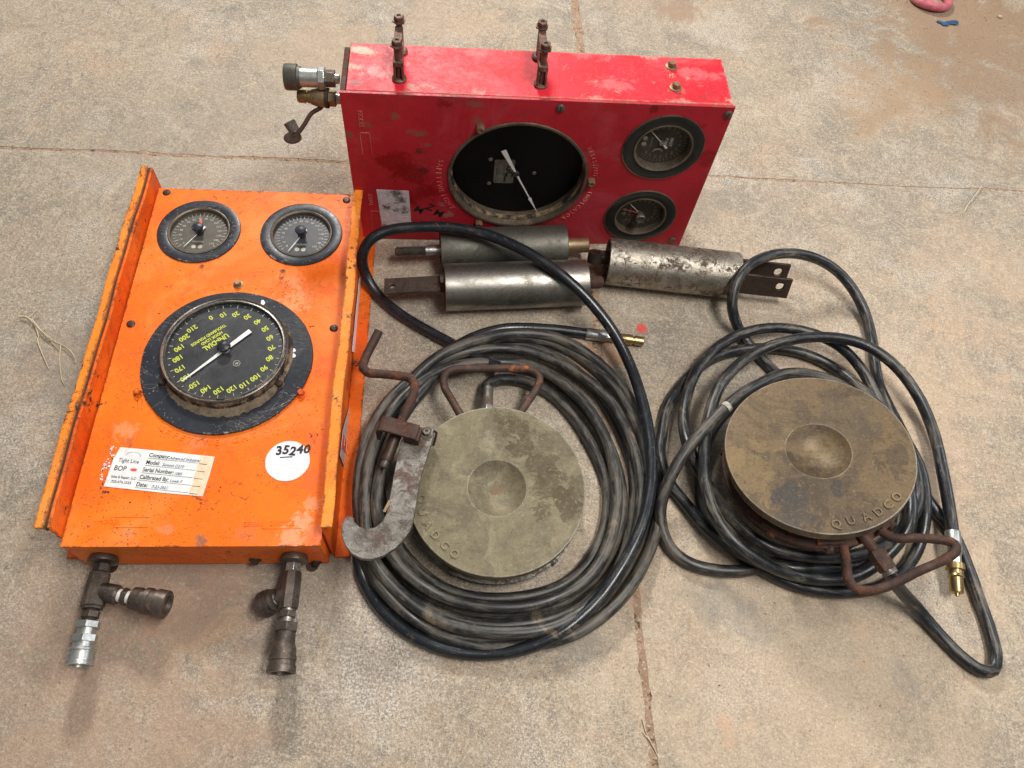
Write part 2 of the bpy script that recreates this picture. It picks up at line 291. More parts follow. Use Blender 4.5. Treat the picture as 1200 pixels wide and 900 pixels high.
M['clamp_rust'] = mat_metal('clamp_rust', (.17, .10, .075), (.085, .052, .04), (.15, .075, .05), .05, .5, .5, .6)
M['mud'] = mat_plain('dried_mud', (.20, .15, .10), .95, 0, .5, 90, dirt=(.08, .06, .045))
M['hook_steel'] = mat_metal('hook_steel', (.28, .265, .24), (.10, .085, .075), (.085, .055, .043), .10, .40, .8, .7, s=1.3)
M['zinc'] = mat_metal('zinc_plate', (.56, .58, .56), (.40, .42, .41), (.12, .10, .08), -.18, .28, .9, .25)
M['brass'] = mat_metal('brass', (.44, .33, .16), (.26, .19, .095), (.12, .08, .04), -.16, .27, .95, .25)
M['brass_dull'] = mat_metal('dull_brass', (.33, .24, .14), (.20, .14, .085), (.10, .06, .035), -.06, .42, .7, .4)
M['chrome'] = mat_metal('bezel_steel', (.26, .25, .23), (.10, .095, .085), (.13, .09, .06), -.10, .30, .9, .25)
M['bronze'] = mat_metal('tarnished_bezel', (.20, .16, .12), (.10, .078, .055), (.13, .075, .04), -.03, .45, .6, .4)
M['white'] = mat_plain('white_print', (.82, .82, .80), .5, 0, .1, 90)
M['print_grey'] = mat_plain('faded_white_print', (.52, .50, .44), .6, 0, .5, 120)
M['print_dim'] = mat_plain('dim_print', (.20, .18, .14), .6, 0, .5, 120)
M['yellow'] = mat_plain('yellow_print', (.60, .66, .07), .5, 0, .2, 90)
M['ink'] = mat_plain('black_ink', (.012, .012, .014), .5, 0, .2, 90)
M['ink_blue'] = mat_plain('blue_grey_ink', (.16, .19, .30), .6, 0, .4, 200)
M['ink_grey'] = mat_plain('grey_ink', (.15, .145, .15), .6, 0, .4, 200)
M['paper'] = mat_plain('paper', (.76, .79, .80), .6, 0, .12, 60, dirt=(.58, .50, .42), dk=-.05)
M['paper_tan'] = mat_plain('aged_paper', (.86, .66, .46), .6, 0, .25, 90, dirt=(.88, .86, .76))
M['paper_dirty'] = mat_plain('stained_paper', (.66, .62, .66), .6, 0, .3, 160, dirt=(.16, .12, .10), dk=.0, patches=[(rp(x, y), r, .95, (.07, .05, .035)) for x, y, r in ((463, 226, .018), (468, 234, .014), (452, 242, .011), (474, 245, .012), (465, 246, .008), (450, 264, .009))])
M['paper_white'] = mat_plain('white_label', (.80, .78, .86), .5, 0, .08, 90, dirt=(.90, .78, .78), dk=-.08)
M['tape'] = mat_plain('thread_tape', (.75, .74, .70), .6, 0, .2, 90)
M['pink'] = mat_plain('pink_strap', (.62, .16, .20), .55, 0, .4, 60, dirt=(.40, .25, .19))
M['redmark'] = mat_plain('red_print', (.75, .12, .10), .5)
M['blue'] = mat_plain('blue_plastic', (.04, .12, .27), .5, 0, .5, 60, dirt=(.30, .34, .38))
M['straw'] = mat_plain('dry_straw', (.66, .56, .38), .8, 0, .3, 90)
M['stone'] = mat_plain('pale_stone', (.50, .44, .36), .9, 0, .3, 90)
M['hose_old'] = mat_rubber('dusty_hose', .008, (.125, .108, .086), .62, (.016, .017, .018))
M['hose_new'] = mat_rubber('black_hose', -.075, (.13, .115, .095), .6, (.010, .013, .018), .24, after=3.35)
M['hose_mid'] = mat_rubber('scuffed_hose', -.02, (.16, .14, .11), .65, (.010, .012, .016), .25)
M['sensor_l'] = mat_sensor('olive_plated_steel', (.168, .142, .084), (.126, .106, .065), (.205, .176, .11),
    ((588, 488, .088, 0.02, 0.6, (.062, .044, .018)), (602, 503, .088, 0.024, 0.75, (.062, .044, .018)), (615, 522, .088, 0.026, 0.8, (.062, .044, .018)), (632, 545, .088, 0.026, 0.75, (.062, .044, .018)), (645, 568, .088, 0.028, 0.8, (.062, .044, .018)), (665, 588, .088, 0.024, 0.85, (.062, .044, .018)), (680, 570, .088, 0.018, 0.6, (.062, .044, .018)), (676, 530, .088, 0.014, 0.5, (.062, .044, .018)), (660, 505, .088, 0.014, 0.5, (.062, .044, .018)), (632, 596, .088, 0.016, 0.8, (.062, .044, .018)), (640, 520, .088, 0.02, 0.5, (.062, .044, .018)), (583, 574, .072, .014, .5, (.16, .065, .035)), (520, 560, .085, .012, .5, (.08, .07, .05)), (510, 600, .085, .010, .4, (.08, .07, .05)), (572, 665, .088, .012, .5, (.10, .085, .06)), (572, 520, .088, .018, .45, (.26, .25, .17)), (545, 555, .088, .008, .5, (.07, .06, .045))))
M['letters_l'] = mat_sensor('olive_letters', (.20, .17, .105), (.13, .11, .07), (.23, .20, .13), (), 0)
M['letters_r'] = mat_sensor('brown_letters', (.20, .15, .085), (.11, .082, .05), (.17, .13, .075), (), 0)
M['sensor_r'] = mat_sensor('brown_plated_steel', (.145, .097, .048), (.068, .047, .028), (.115, .080, .043),
    ((925, 575, .16, .028, .85, (.040, .037, .034)), (935, 600, .16, .03, .8, (.045, .040, .036)), (975, 575, .16, .018, .9, (.035, .033, .032)), (915, 610, .16, .02, .7, (.05, .045, .038)), (1045, 545, .17, .035, .75, (.055, .038, .026)), (1020, 510, .17, .02, .6, (.055, .038, .026)), (940, 480, .15, .02, .6, (.06, .042, .028)), (910, 500, .15, .012, .6, (.06, .042, .028)), (880, 540, .16, .05, .5, (.24, .165, .07)), (962, 532, .142, .032, .61, (.27, .21, .12)), (1000, 490, .17, .05, .5, (.10, .078, .05))), dkm=.55)
def mat_glass():
    g = G('gauge_glass'); t = g.N.new('ShaderNodeBsdfTransparent'); gl = g.N.new('ShaderNodeBsdfGlossy'); gl.inputs['Roughness'].default_value = .08
    f = g.N.new('ShaderNodeFresnel'); f.inputs[0].default_value = 1.45; mx = g.N.new('ShaderNodeMixShader')
    k = g.math('MULTIPLY', g.math('MULTIPLY', f.outputs[0], .35), g.math('SUBTRACT', 1.0, g.geo.outputs['Backfacing']))
    g.L.new(k, mx.inputs[0]); g.L.new(t.outputs[0], mx.inputs[1]); g.L.new(gl.outputs[0], mx.inputs[2]); g.L.new(mx.outputs[0], g.out.inputs[0]); return g.m
M['glass'] = mat_glass()

# ---------------------------------------------------------------- mesh helpers
def orient(p0, d):
    """matrix at p0 whose z axis points along d"""
    d = Vector(d).normalized(); q = d.to_track_quat('Z', 'Y'); return Matrix.Translation(p0) @ q.to_matrix().to_4x4()
class MB:
    def __init__(s): s.bm = bmesh.new(); s.uv = None
    def poly(s, V, F, T=None):
        vs = [s.bm.verts.new(T @ Vector(v) if T else Vector(v)) for v in V]
        fs = []
        for f in F:
            try: fs.append(s.bm.faces.new([vs[i] for i in f]))
            except ValueError: pass
        return fs
    def box(s, x0, x1, y0, y1, z0, z1, T=None):
        V = [(x, y, z) for z in (z0, z1) for y in (y0, y1) for x in (x0, x1)]
        s.poly(V, [(0, 2, 3, 1), (4, 5, 7, 6), (0, 1, 5, 4), (2, 6, 7, 3), (0, 4, 6, 2), (1, 3, 7, 5)], T); return s
    def tray(s, x0, x1, y0, y1, z0, z1, t, T=None):
        """box open at its +z side, wall thickness t"""
        q = lambda a, b, c, d, z: [(a, c, z), (b, c, z), (b, d, z), (a, d, z)]
        V = q(x0, x1, y0, y1, z0)+q(x0, x1, y0, y1, z1)+q(x0+t, x1-t, y0+t, y1-t, z1)+q(x0+t, x1-t, y0+t, y1-t, z0+t)
        F = [(3, 2, 1, 0), (12, 13, 14, 15)]
        for a in (0, 4, 8):
            for k in range(4): l = (k+1) % 4; F.append((a+k, a+l, a+4+l, a+4+k))
        s.poly(V, F, T); return s
    def lathe(s, prof, T=None, seg=32, phase=0.0, closed=False):
        """prof: (radius, height) pairs about local z"""
        V = []; F = []; n = len(prof)
        for r, z in prof:
            for k in range(seg):
                a = 2*PI*k/seg+phase; V.append((r*math.cos(a), r*math.sin(a), z))
        rng = range(n if closed else n-1)
        for i in rng:
            j = (i+1) % n
            for k in range(seg):
                l = (k+1) % seg; F.append((i*seg+k, i*seg+l, j*seg+l, j*seg+k))
        fs = s.poly(V, F, T)
        if not closed:
            vs = [v for v in s.bm.verts][-len(V):]
            if prof[0][0] > 1e-6: s.bm.faces.new(vs[:seg][::-1])
            if prof[-1][0] > 1e-6: s.bm.faces.new(vs[-seg:])
        return s
    def rod(s, p0, p1, r0, r1=None, seg=16, phase=0.0):
        p0 = Vector(p0); p1 = Vector(p1); L = (p1-p0).length
        return s.lathe([(r0, 0), (r1 if r1 is not None else r0, L)], orient(p0, p1-p0), seg, phase)
    def prism(s, out, z0, z1, T=None):
        n = len(out); V = [(x, y, z0) for x, y in out]+[(x, y, z1) for x, y in out]
        F = [tuple(range(n))[::-1], tuple(range(n, 2*n))]+[(i, (i+1) % n, n+(i+1) % n, n+i) for i in range(n)]
        s.poly(V, F, T); return s
    def tube(s, pts, rad, seg=14, wob=0.0):
        uvl = s.bm.loops.layers.uv.verify()
        n = len(pts); t0 = (pts[1]-pts[0]).normalized(); nrm = t0.orthogonal().normalized(); rings = []; L = 0; Ls = []
        for i, p in enumerate(pts):
            t = (pts[min(i+1, n-1)]-pts[max(i-1, 0)]).normalized()
            nrm = (nrm-t*nrm.dot(t)).normalized(); b = t.cross(nrm)
            if i: L += (p-pts[i-1]).length
            Ls.append(L)
            rr = rad(i/(n-1)) if callable(rad) else rad
            rr *= 1+wob*math.sin(i*.37)*math.sin(i*.11+1)
            rings.append([s.bm.verts.new(p+(nrm*math.cos(2*PI*k/seg)+b*math.sin(2*PI*k/seg))*rr) for k in range(seg)])
        for i in range(n-1):
            for k in range(seg):
                l = (k+1) % seg; f = s.bm.faces.new((rings[i][k], rings[i][l], rings[i+1][l], rings[i+1][k]))
                for lp, (kk, LL) in zip(f.loops, ((k, Ls[i]), (k+1, Ls[i]), (k+1, Ls[i+1]), (k, Ls[i+1]))): lp[uvl].uv = (kk/seg, LL)
        s.bm.faces.new(rings[0][::-1]); s.bm.faces.new(rings[-1]); return s
    def text(s, body, size, T, depth=.0002, bold=0.0, align='CENTER', sx=1.0, shear=0.0, space=1.0):
        cu = bpy.data.curves.new('t', 'FONT'); cu.body = body; cu.size = size; cu.align_x = align; cu.align_y = 'CENTER'
        cu.extrude = depth; cu.offset = bold; cu.resolution_u = 3; cu.shear = shear; cu.space_character = space
        o = bpy.data.objects.new('t', cu); C.objects.link(o); bpy.context.view_layer.update()
        me = bpy.data.meshes.new_from_object(o); me.transform(T @ Matrix.Diagonal((sx, 1, 1, 1))); s.bm.from_mesh(me)
        bpy.data.objects.remove(o); bpy.data.curves.remove(cu); bpy.data.meshes.remove(me); return s
    def build(s, name, mat, parent=None, T=None, bevel=0.0, angle=35, label=None, seg=2):
        if T: bmesh.ops.transform(s.bm, matrix=T, verts=s.bm.verts)
        bmesh.ops.recalc_face_normals(s.bm, faces=s.bm.faces)
        me = bpy.data.meshes.new(name); s.bm.to_mesh(me); s.bm.free()
        me.materials.append(M[mat]); me.polygons.foreach_set('use_smooth', [True]*len(me.polygons)); me.set_sharp_from_angle(angle=R(angle))
        o = bpy.data.objects.new(name, me); C.objects.link(o)
        if parent: o.parent = parent
        if bevel:
            b = o.modifiers.new('bevel', 'BEVEL'); b.width = bevel; b.segments = seg; b.limit_method = 'ANGLE'; b.angle_limit = R(40)
        if label: o['label'] = label
        return o
def thing(name, label, cat, p=(0, 0, 0), rz=0.0, group=None, rot=None):
    o = bpy.data.objects.new(name, None); C.objects.link(o); o.empty_display_size = .05
    Mx = Matrix.Translation(p) @ (rot if rot else Matrix.Rotation(rz, 4, 'Z')); o.matrix_world = Mx
    o['label'] = label; o['category'] = cat
    if group: o['group'] = group
    return o, Mx
def tag(o, label, cat, group=None):
    o['label'] = label; o['category'] = cat
    if group: o['group'] = group
    return o
def catmull(P, step=.008):
    P = [Vector(p) for p in P]; out = []
    for i in range(len(P)-1):
        a = P[max(i-1, 0)]; b = P[i]; c = P[i+1]; d = P[min(i+2, len(P)-1)]
        n = max(2, int((c-b).length/step))
        def kd(u, v): return max(1e-5, (v-u).length**.5)
        t0 = 0; t1 = t0+kd(a, b) if i else 0+kd(b, c); t2 = t1+kd(b, c); t3 = t2+(kd(c, d) if (d-c).length > 1e-6 else kd(b, c))
        if i == 0: a = b-(c-b)
        if i == len(P)-2: d = c+(c-b)
        for k in range(n):
            t = t1+(t2-t1)*k/n
            A1 = a*((t1-t)/(t1-t0))+b*((t-t0)/(t1-t0)); A2 = b*((t2-t)/(t2-t1))+c*((t-t1)/(t2-t1)); A3 = c*((t3-t)/(t3-t2))+d*((t-t2)/(t3-t2))
            B1 = A1*((t2-t)/(t2-t0))+A2*((t-t0)/(t2-t0)); B2 = A2*((t3-t)/(t3-t1))+A3*((t-t1)/(t3-t1))
            out.append(B1*((t2-t)/(t2-t1))+B2*((t-t1)/(t2-t1)))
    out.append(P[-1]); return out
def T3(x, y, z=0.0, rz=0.0): return Matrix.Translation((x, y, z)) @ Matrix.Rotation(rz, 4, 'Z')
def hexbolt(root, F, x, y, h, r, mat='iron', washer=True, name='bolt', rz=.2, cap=None):
    b = MB(); T = F @ T3(x, y, 0, rz); z = 0
    if washer: b.lathe([(r*1.45, 0), (r*1.45, .0015), (r*1.3, .002)], T, 20); z = .002
    b.lathe([(r, z), (r, z+h*.8), (r*.86, z+h), (r*.5, z+h)], T, 6)
    return b.build(name, mat, root)
def screw(root, F, x, y, r, mat='iron', h=.0035, name='screw', slot=True):
    b = MB(); T = F @ T3(x, y, 0, random.uniform(0, 3))
    b.lathe([(r, 0), (r, h*.35), (r*.82, h*.8), (r*.5, h), (0, h)], T, 20)
    o = b.build(name, mat, root)
    if slot: MB().box(-r*.62, r*.62, -r*.1, r*.1, h*.86, h+.0003, T).build('slot', 'black_flat', o)
    return o
def arctext(b, txt, rad, a0, a1, size, F, z, cx=0.0, cy=0.0, outward=True, depth=.0006, bold=0.0, sx=1.0):
    """letters spread from angle a0 to a1 (degrees); outward: their feet point away from the centre"""
    for i, ch in enumerate(txt):
        if ch == ' ': continue
        a = R(a0+(a1-a0)*i/max(1, len(txt)-1))
        b.text(ch, size, F @ T3(cx+rad*math.cos(a), cy+rad*math.sin(a), z, a+(PI/2 if outward else -PI/2)), depth, bold, sx=sx)
def fitting(root, p0, p1, segs):
    """a run of pipe fittings from p0 to p1; segs: (name, material, sides, [(t, radius), ...]) with t along the run"""
    p0 = Vector(p0); p1 = Vector(p1); L = (p1-p0).length; T = orient(p0, p1-p0); res = []
    for (nm, mt, sides, pr) in segs:
        b = MB(); b.lathe([(r, t*L) for t, r in pr], T, sides, .3); res.append(b.build(nm, mt, root, bevel=.0006 if sides == 6 else 0))
    return res

# ---------------------------------------------------------------- floor: slabs with earth filled joints
def lerp(a, b, t): return a+(b-a)*t
fl = MB(); fl.box(-5, 5, -3.5, 6.5, -.10, -.0008)
floor = fl.build('floor', 'dirt'); floor['kind'] = 'structure'
vj = [at(665, -60), at(672, 0), at(680, 57), at(688, 180), at(697, 395), at(712, 520), at(745, 690), at(755, 795), at(765, 890), at(772, 960)]
hj = [at(-60, 168), at(0, 173), at(120, 177), at(200, 182), at(400, 190), at(690, 200), at(850, 208), at(1040, 218), at(1190, 223), at(1260, 227)]
d = vj[-1]-vj[1]; vj = [vj[0]-d*3.4]+vj+[vj[-1]+d*1.6]
d = hj[-2]-hj[1]; hj = [hj[0]-d*1.2]+hj+[hj[-1]+d*1.2]
def refine(P, step=.012):
    o = []
    for a, b in zip(P, P[1:]):
        n = max(1, int((b-a).length/step)) if (abs(a.x) < 2.3 and abs(b.x) < 2.3) else 12
        o += [a.lerp(b, k/n) for k in range(n)]
    return o+[P[-1]]
vj = refine(vj); hj = refine(hj)
# crossing index
ci, cj = min(((i, j) for i in range(len(vj)) for j in range(len(hj))), key=lambda t: (vj[t[0]]-hj[t[1]]).length_squared)
rn = random.Random(3)
def jit(P, side, axis, w0):
    o = []; v = 0; u = 0
    for p in P:
        v = v*.72+rn.uniform(-1, 1)*.0017; u = u*.95+rn.uniform(-1, 1)*.0010
        off = side*(w0/2+abs(v)*1.0+u)
        if rn.random() < .02: off += side*.004
        o.append(Vector((p.x+(off if axis == 'x' else 0), p.y+(off if axis == 'y' else 0), 0)))
    return o
WV, WH = .0140, .0056
vt = vj[:ci]; vb = vj[ci+1:]; hl = hj[:cj]; hr = hj[cj+1:]
def slab(edge1, edge2, corner):
    out = [(p.x, p.y) for p in edge1]+[(p.x, p.y) for p in edge2]+[corner]
    b = MB(); n = len(out)
    vs = [b.bm.verts.new((x, y, 0)) for x, y in out]; lo = [b.bm.verts.new((x, y, -.02)) for x, y in out]
    b.bm.faces.new(vs); b.bm.faces.new(lo[::-1])
    for i in range(n): b.bm.faces.new((vs[i], vs[(i+1) % n], lo[(i+1) % n], lo[i]))
    o = b.build('concrete_slab', 'concrete', floor, angle=30)
    return o
# far end is vj[0], near end vj[-1]; left end hj[0], right end hj[-1]
slab(jit(vt, -1, 'x', WV), jit(hl[::-1], 1, 'y', WH), (hj[0].x, vj[0].y))
slab(jit(vt, 1, 'x', WV), jit(hr, 1, 'y', WH), (hj[-1].x, vj[0].y))
slab(jit(hl, -1, 'y', WH), jit(vb, -1, 'x', WV), (hj[0].x, vj[-1].y))
slab(jit(hr[::-1], -1, 'y', WH), jit(vb, 1, 'x', WV), (hj[-1].x, vj[-1].y))
# crumbs of earth standing in the joints
cr = MB()
for P, s_, k in ((vj, WV, 500), (hj, WH, 420)):
    for _ in range(k):
        p = rn.choice(P)
        if abs(p.x) > 1.8 or p.y > 2.4 or p.y < -.2: continue
        r = rn.uniform(.0008, .0026); q = (p.x+rn.gauss(0, s_*.5), p.y+rn.gauss(0, s_*.5), rn.uniform(-.0018, .0002))
        bmesh.ops.create_icosphere(cr.bm, subdivisions=1, radius=r, matrix=Matrix.Translation(q) @ Matrix.Diagonal((1, rn.uniform(.6, 1.5), .6, 1)))
o = cr.build('earth_crumbs', 'dirt', floor); o['kind'] = 'stuff'

# ---------------------------------------------------------------- gauges
def needle(root, T, L, tail, w0, w1, mat='white', z0=.0, name='needle', tw=None):
    out = [(-tail, -w0), (-tail, w0), (0, w0*.7 if tw is None else tw), (L*.85, w1), (L, 0), (L*.85, -w1), (0, -(w0*.7 if tw is None else tw))]
    return MB().prism(out, z0, z0+.0008, T).build(name, mat, root)
def small_gauge(root, F, cx, cy, r, recess, kind, needle_to, tail_px=None, dial='dial_worn', prt='print_grey', rot=0.0, knob=True, ring='black', rim='bronze'):
    G_ = F @ T3(cx, cy, 0)
    ri = r*.735
    ringo = MB().lathe([(ri, -recess), (ri, .0010), (ri+.0012, .0026), (ri+.004, .0034), (r*.95, .0036), (r*.99, .0028), (r, .0012), (r, 0), (r, -recess)], G_, 72, closed=True).build('pressure_gauge', ring, root)
    MB().lathe([(ri+.0004, -recess+.0005), (ri+.0004, .0038), (ri-.0012, .0042), (ri-.0035, .0026), (ri-.0035, -recess+.0005)], G_, 72, closed=True).build('bezel', rim, ringo)
    zd = -recess+.001
    MB().lathe([(ri-.003, zd-.001), (ri-.003, zd), (0, zd)], G_, 64).build('dial_face', dial, ringo)
    b = MB(); rd = ri-.006
    for k in range(0, 31):
        a = R(225-9*k)+rot; L = .009 if k % 2 == 0 else .0055
        if kind == 'fine': L = .0075
        T = G_ @ T3(0, 0, zd+.0003, a); b.box(rd-L-.001, rd-.001, -.00055, .00055, 0, .0002, T)
    for k in range(0, 16):
        a = R(225-18*k)+rot; n = str(k*10)
        b.text(n, .0062, G_ @ T3((rd-.0145)*math.cos(a), (rd-.0145)*math.sin(a), zd+.0004, rot), .0001, .00012)
    b.text('PRESSURE', .0052, G_ @ T3(0, 0, zd+.0004, rot) @ T3(0, -rd*.42), .0001, .0001)
    b.build('dial_print', prt, ringo)
    b = MB()
    for k in (-1, 1):
        b.lathe([(.0045, 0), (.0045, .0003), (0, .0003)], G_ @ T3(0, 0, zd+.0002, rot) @ T3(k*.006, -rd*.66), 16)
    b.build('maker_mark', prt, ringo)
    tip = needle_to; a = math.atan2(tip.y, tip.x); L = min(tip.length, rd)
    tp = Vector((tip.x, tip.y)).length
    needle(ringo, G_ @ T3(0, 0, zd+.003, a), min(tp, rd*.98), .016, .0022, .0006, 'white', tw=.0007)
    if knob:
        MB().lathe([(.0075, zd+.0005), (.0078, .007), (.0095, .0085), (.0107, .013), (.0095, .0155), (.0055, .0172), (0, .0175)], G_, 28).build('knob', 'black', ringo)
    MB().lathe([(ri-.0036, .0012), (ri-.0036, .0020), (0, .0020)] if not knob else [(ri-.0036, .0012), (ri-.0036, .0020), (.0080, .0020), (.0080, .0012)], G_, 48, closed=knob).build('glass', 'glass', ringo)
    return ringo, G_, zd, rd

# ---------------------------------------------------------------- orange gauge panel, lying on its back
OP, OM = thing('gauge_panel', 'orange painted steel gauge panel lying on its back, with three dials and raised side channels', 'gauge panel', (-.5024, .6579, 0), .1613)
HH = .1012; OF = OM @ Matrix.Translation((0, 0, HH))      # OF: frame on the face (world); LF: the same in the panel's own space
LF = Matrix.Translation((0, 0, HH))
hx, hy = .1925, .364
b = MB(); b.tray(-hx, hx, -hy, hy, .004, HH-.003, .004); b.build('housing', 'orange', OP, bevel=.003)
# front plate with three round openings: built as a ring-cut plate
def plate_with_holes(x0, x1, y0, y1, z0, z1, holes, mat, parent, F, name='front_plate'):
    cu = bpy.data.curves.new('c', 'CURVE'); cu.dimensions = '2D'; cu.fill_mode = 'BOTH'; cu.extrude = (z1-z0)/2
    s_ = cu.splines.new('POLY'); s_.points.add(3)
    for p, q in zip(s_.points, ((x0, y0), (x1, y0), (x1, y1), (x0, y1))): p.co = (*q, 0, 1)
    s_.use_cyclic_u = True
    for hx_, hy_, r_ in holes:
        s_ = cu.splines.new('POLY'); s_.points.add(63); s_.use_cyclic_u = True
        for k, p in enumerate(s_.points): a = 2*PI*k/64; p.co = (hx_+r_*math.cos(a), hy_+r_*math.sin(a), 0, 1)
    o = bpy.data.objects.new('c', cu); C.objects.link(o); bpy.context.view_layer.update()
    me = bpy.data.meshes.new_from_object(o); bpy.data.objects.remove(o)
    me.transform(F @ Matrix.Translation((0, 0, (z0+z1)/2))); b = MB(); b.bm.from_mesh(me); bmesh.ops.remove_doubles(b.bm, verts=b.bm.verts, dist=1e-5)
    return b.build(name, mat, parent)
plate_with_holes(-hx, hx, -hy-.0015, hy, -.003, 0, [(-.096, .2555, .06), (.097, .2555, .06)], 'orange', OP, LF)
for (sx, sy, sr) in ((-.1758, .3522, .0075), (.1751, .3474, .0075), (-.1766, .0389, .0075), (.177, .0381, .0075)):
    screw(OP, LF, sx, sy, sr, 'iron', .003)
for (sx, sy) in ((-.0049, .1305), (-.1343, -.1003), (.1343, -.0981)):
    hexbolt(OP, LF, sx, sy, .007, .0062, 'orange_edge' if sy < 0 else 'brass_dull')
# small dials
def sg(root, Mroot, F, cx, cy, r, recess, tip_px, kind='a', **k):
    tip = loc(Mroot @ F @ T3(cx, cy, 0), *tip_px, -recess+.004)
    return small_gauge(root, F, cx, cy, r, recess, kind, tip, **k)
g1, _, zd1, rd1 = sg(OP, OM, LF, -.0965, .2555, .0775, .006, (214.5, 290), dial='dial_worn', prt='print_grey', kind='a')
MB().box(-.0026, .0026, .022, .034, 0, .0003, LF @ T3(-.0965, .2555, zd1+.0005, .12)).build('red_mark', 'redmark', g1)
g2, _, zd2, rd2 = sg(OP, OM, LF, .0965, .2555, .0780, .006, (337, 295.5), dial='dial_navy', prt='print_grey', kind='fine')
# large dial: black flange plate, raised drum, double bezel
BX, BY = .002, -.0335
fl_ = MB(); n = 60; out = []
for k in range(n):
    a = 2*PI*k/n; r = .1445+.0012*math.sin(3*a+1)+rn.uniform(-.0005, .0005); out.append((BX+r*math.cos(a), BY+r*math.sin(a)))
fl_.prism(out, .0002, .0048, LF)
weight = fl_.build('weight_gauge', 'black', OP, bevel=.001)
DX, DY = .001, -.0245
GT = LF @ T3(DX, DY, 0)
MB().lathe([(.112, .0048), (.110, .0075), (.1075, .009), (.1068, .0225), (.1045, .0255), (.1000, .0255), (.0980, .018), (.0980, .0048)], GT, 96, closed=True).build('drum', 'dusty_black', weight)
MB().lathe([(.1065, .0215), (.1062, .0260), (.1045, .0272), (.1028, .0262), (.1028, .0215)], GT, 96, closed=True).build('bezel', 'chrome', weight)
MB().lathe([(.1005, .0240), (.1003, .0266), (.0985, .0270), (.0970, .0255), (.0970, .0225)], GT, 96, closed=True).build('bezel', 'chrome', weight)
ZD = .0195
MB().lathe([(.0975, ZD-.003), (.0975, ZD), (0, ZD)], GT, 72).build('dial_face', 'dial_black', weight)
DR = R(221)
b = MB(); rot0 = -104
for v in range(0, 220, 10):
    a = R(rot0-v*1.583)+DR
    b.text(str(v), .0128, GT @ T3(-.0005+.0775*math.cos(a), -.002+.0775*math.sin(a), ZD+.0003, DR), .0001, .00035, sx=.95)
D2 = GT @ T3(0, 0, ZD+.0003, DR)
b.text('UNI-DIAL', .0138, D2 @ T3(.0035, -.0245), .0001, .0005, sx=.82)
b.text('HOOK LOAD', .0080, D2 @ T3(.0045, -.0355), .0001, .0003, sx=.85)
b.text('THOUSAND POUNDS', .0080, D2 @ T3(.0055, -.0445), .0001, .0003, sx=.85)
b.build('dial_numbers', 'yellow', weight)
b = MB()
for v in range(0, 216, 5):
    a = R(rot0-v*1.583)+DR; L = .006 if v % 10 == 0 else .003
    b.box(.0945-L, .0945, -.0006, .0006, 0, .0002, GT @ T3(0, 0, ZD+.0004, a))
b.lathe([(.0052, 0), (.0060, 0), (.0060, .0003), (.0052, .0003)], D2 @ T3(0, .035), 24, closed=True)
b.box(-.003, .003, -.0008, .0008, 0, .0003, D2 @ T3(0, .035)); b.text('S', .007, D2 @ T3(0, .0356), .0001, .0001)
b.build('dial_marks', 'print_grey', weight)['kind'] = 'stuff'
tip = loc(OM @ GT, 217.5, 450.5, ZD+.003); tail = loc(OM @ GT, 297, 391.5, ZD+.003)
a = math.atan2(tip.y-tail.y, tip.x-tail.x); 
MB().prism([(-(tail.xy.length), -.0042), (-(tail.xy.length), .0042), (0, .0032), (tip.xy.length*.97, .0010), (tip.xy.length, 0), (tip.xy.length*.97, -.0010), (0, -.0032)], ZD+.0022, ZD+.003, GT @ T3(0, 0, 0, a)).build('needle', 'white', weight)
MB().lathe([(.0075, ZD+.001), (.0075, ZD+.0045), (0, ZD+.0045)], GT, 24).build('needle_hub', 'print_grey', weight)
MB().lathe([(.0063, ZD+.0045), (.0065, .0268), (.0098, .0280), (.0118, .0315), (.0110, .0355), (.007, .0385), (0, .0395)], GT, 32).build('knob', 'black', weight)
MB().lathe([(.0969, .0240), (.0969, .0248), (.0068, .0248), (.0068, .0240)], GT, 64, closed=True).build('glass', 'glass', weight)
for (px_, py_) in ((191, 449), (327, 450.5), (345, 431)):
    q = loc(OM @ LF, px_, py_, .006)
    if px_ == 345: continue
    MB().lathe([(.009, .0048), (.009, .0058), (.0062, .0062), (.0062, .0105), (.0045, .0125), (0, .0125)], LF @ T3(q.x, q.y), 6 if px_ < 200 else 16).build('bolt', 'iron', weight)
for (px_, py_, s_) in ((308, 354.5, .0048), (343, 411, .0052), (343.5, 417, .0042)):
    q = loc(OM @ LF, px_, py_, .005); pts = [(s_*rn.uniform(.6, 1.2)*math.cos(2*PI*k/9), s_*rn.uniform(.7, 1.4)*math.sin(2*PI*k/9)) for k in range(9)]
    MB().prism(pts, .0048, .0054, LF @ T3(q.x, q.y)).build('paint_chip', 'paper_white', weight)
# mud caked at the foot of the drum, below
b = MB(); ring = []
for k in range(41):
    a = R(212+ (338-212)*k/40); wv = .012*math.sin(PI*k/40)**.6*(.75+.5*rn.random())+.001
    ring.append((a, wv))
V = []; 
for a, wv in ring:
    for f_, z_ in ((.1095, .0095), (.1095+wv*.5, .0068), (.1095+wv, .0049)): V.append((DX+f_*math.cos(a), DY+f_*math.sin(a), z_+rn.uniform(-.0003, .0006)*(f_ < .11+wv*.8)))
F = [(i*3+j, i*3+j+1, i*3+j+4, i*3+j+3) for i in range(40) for j in range(2)]
b.poly(V, F, LF); b.build('caked_dirt', 'mud', weight)
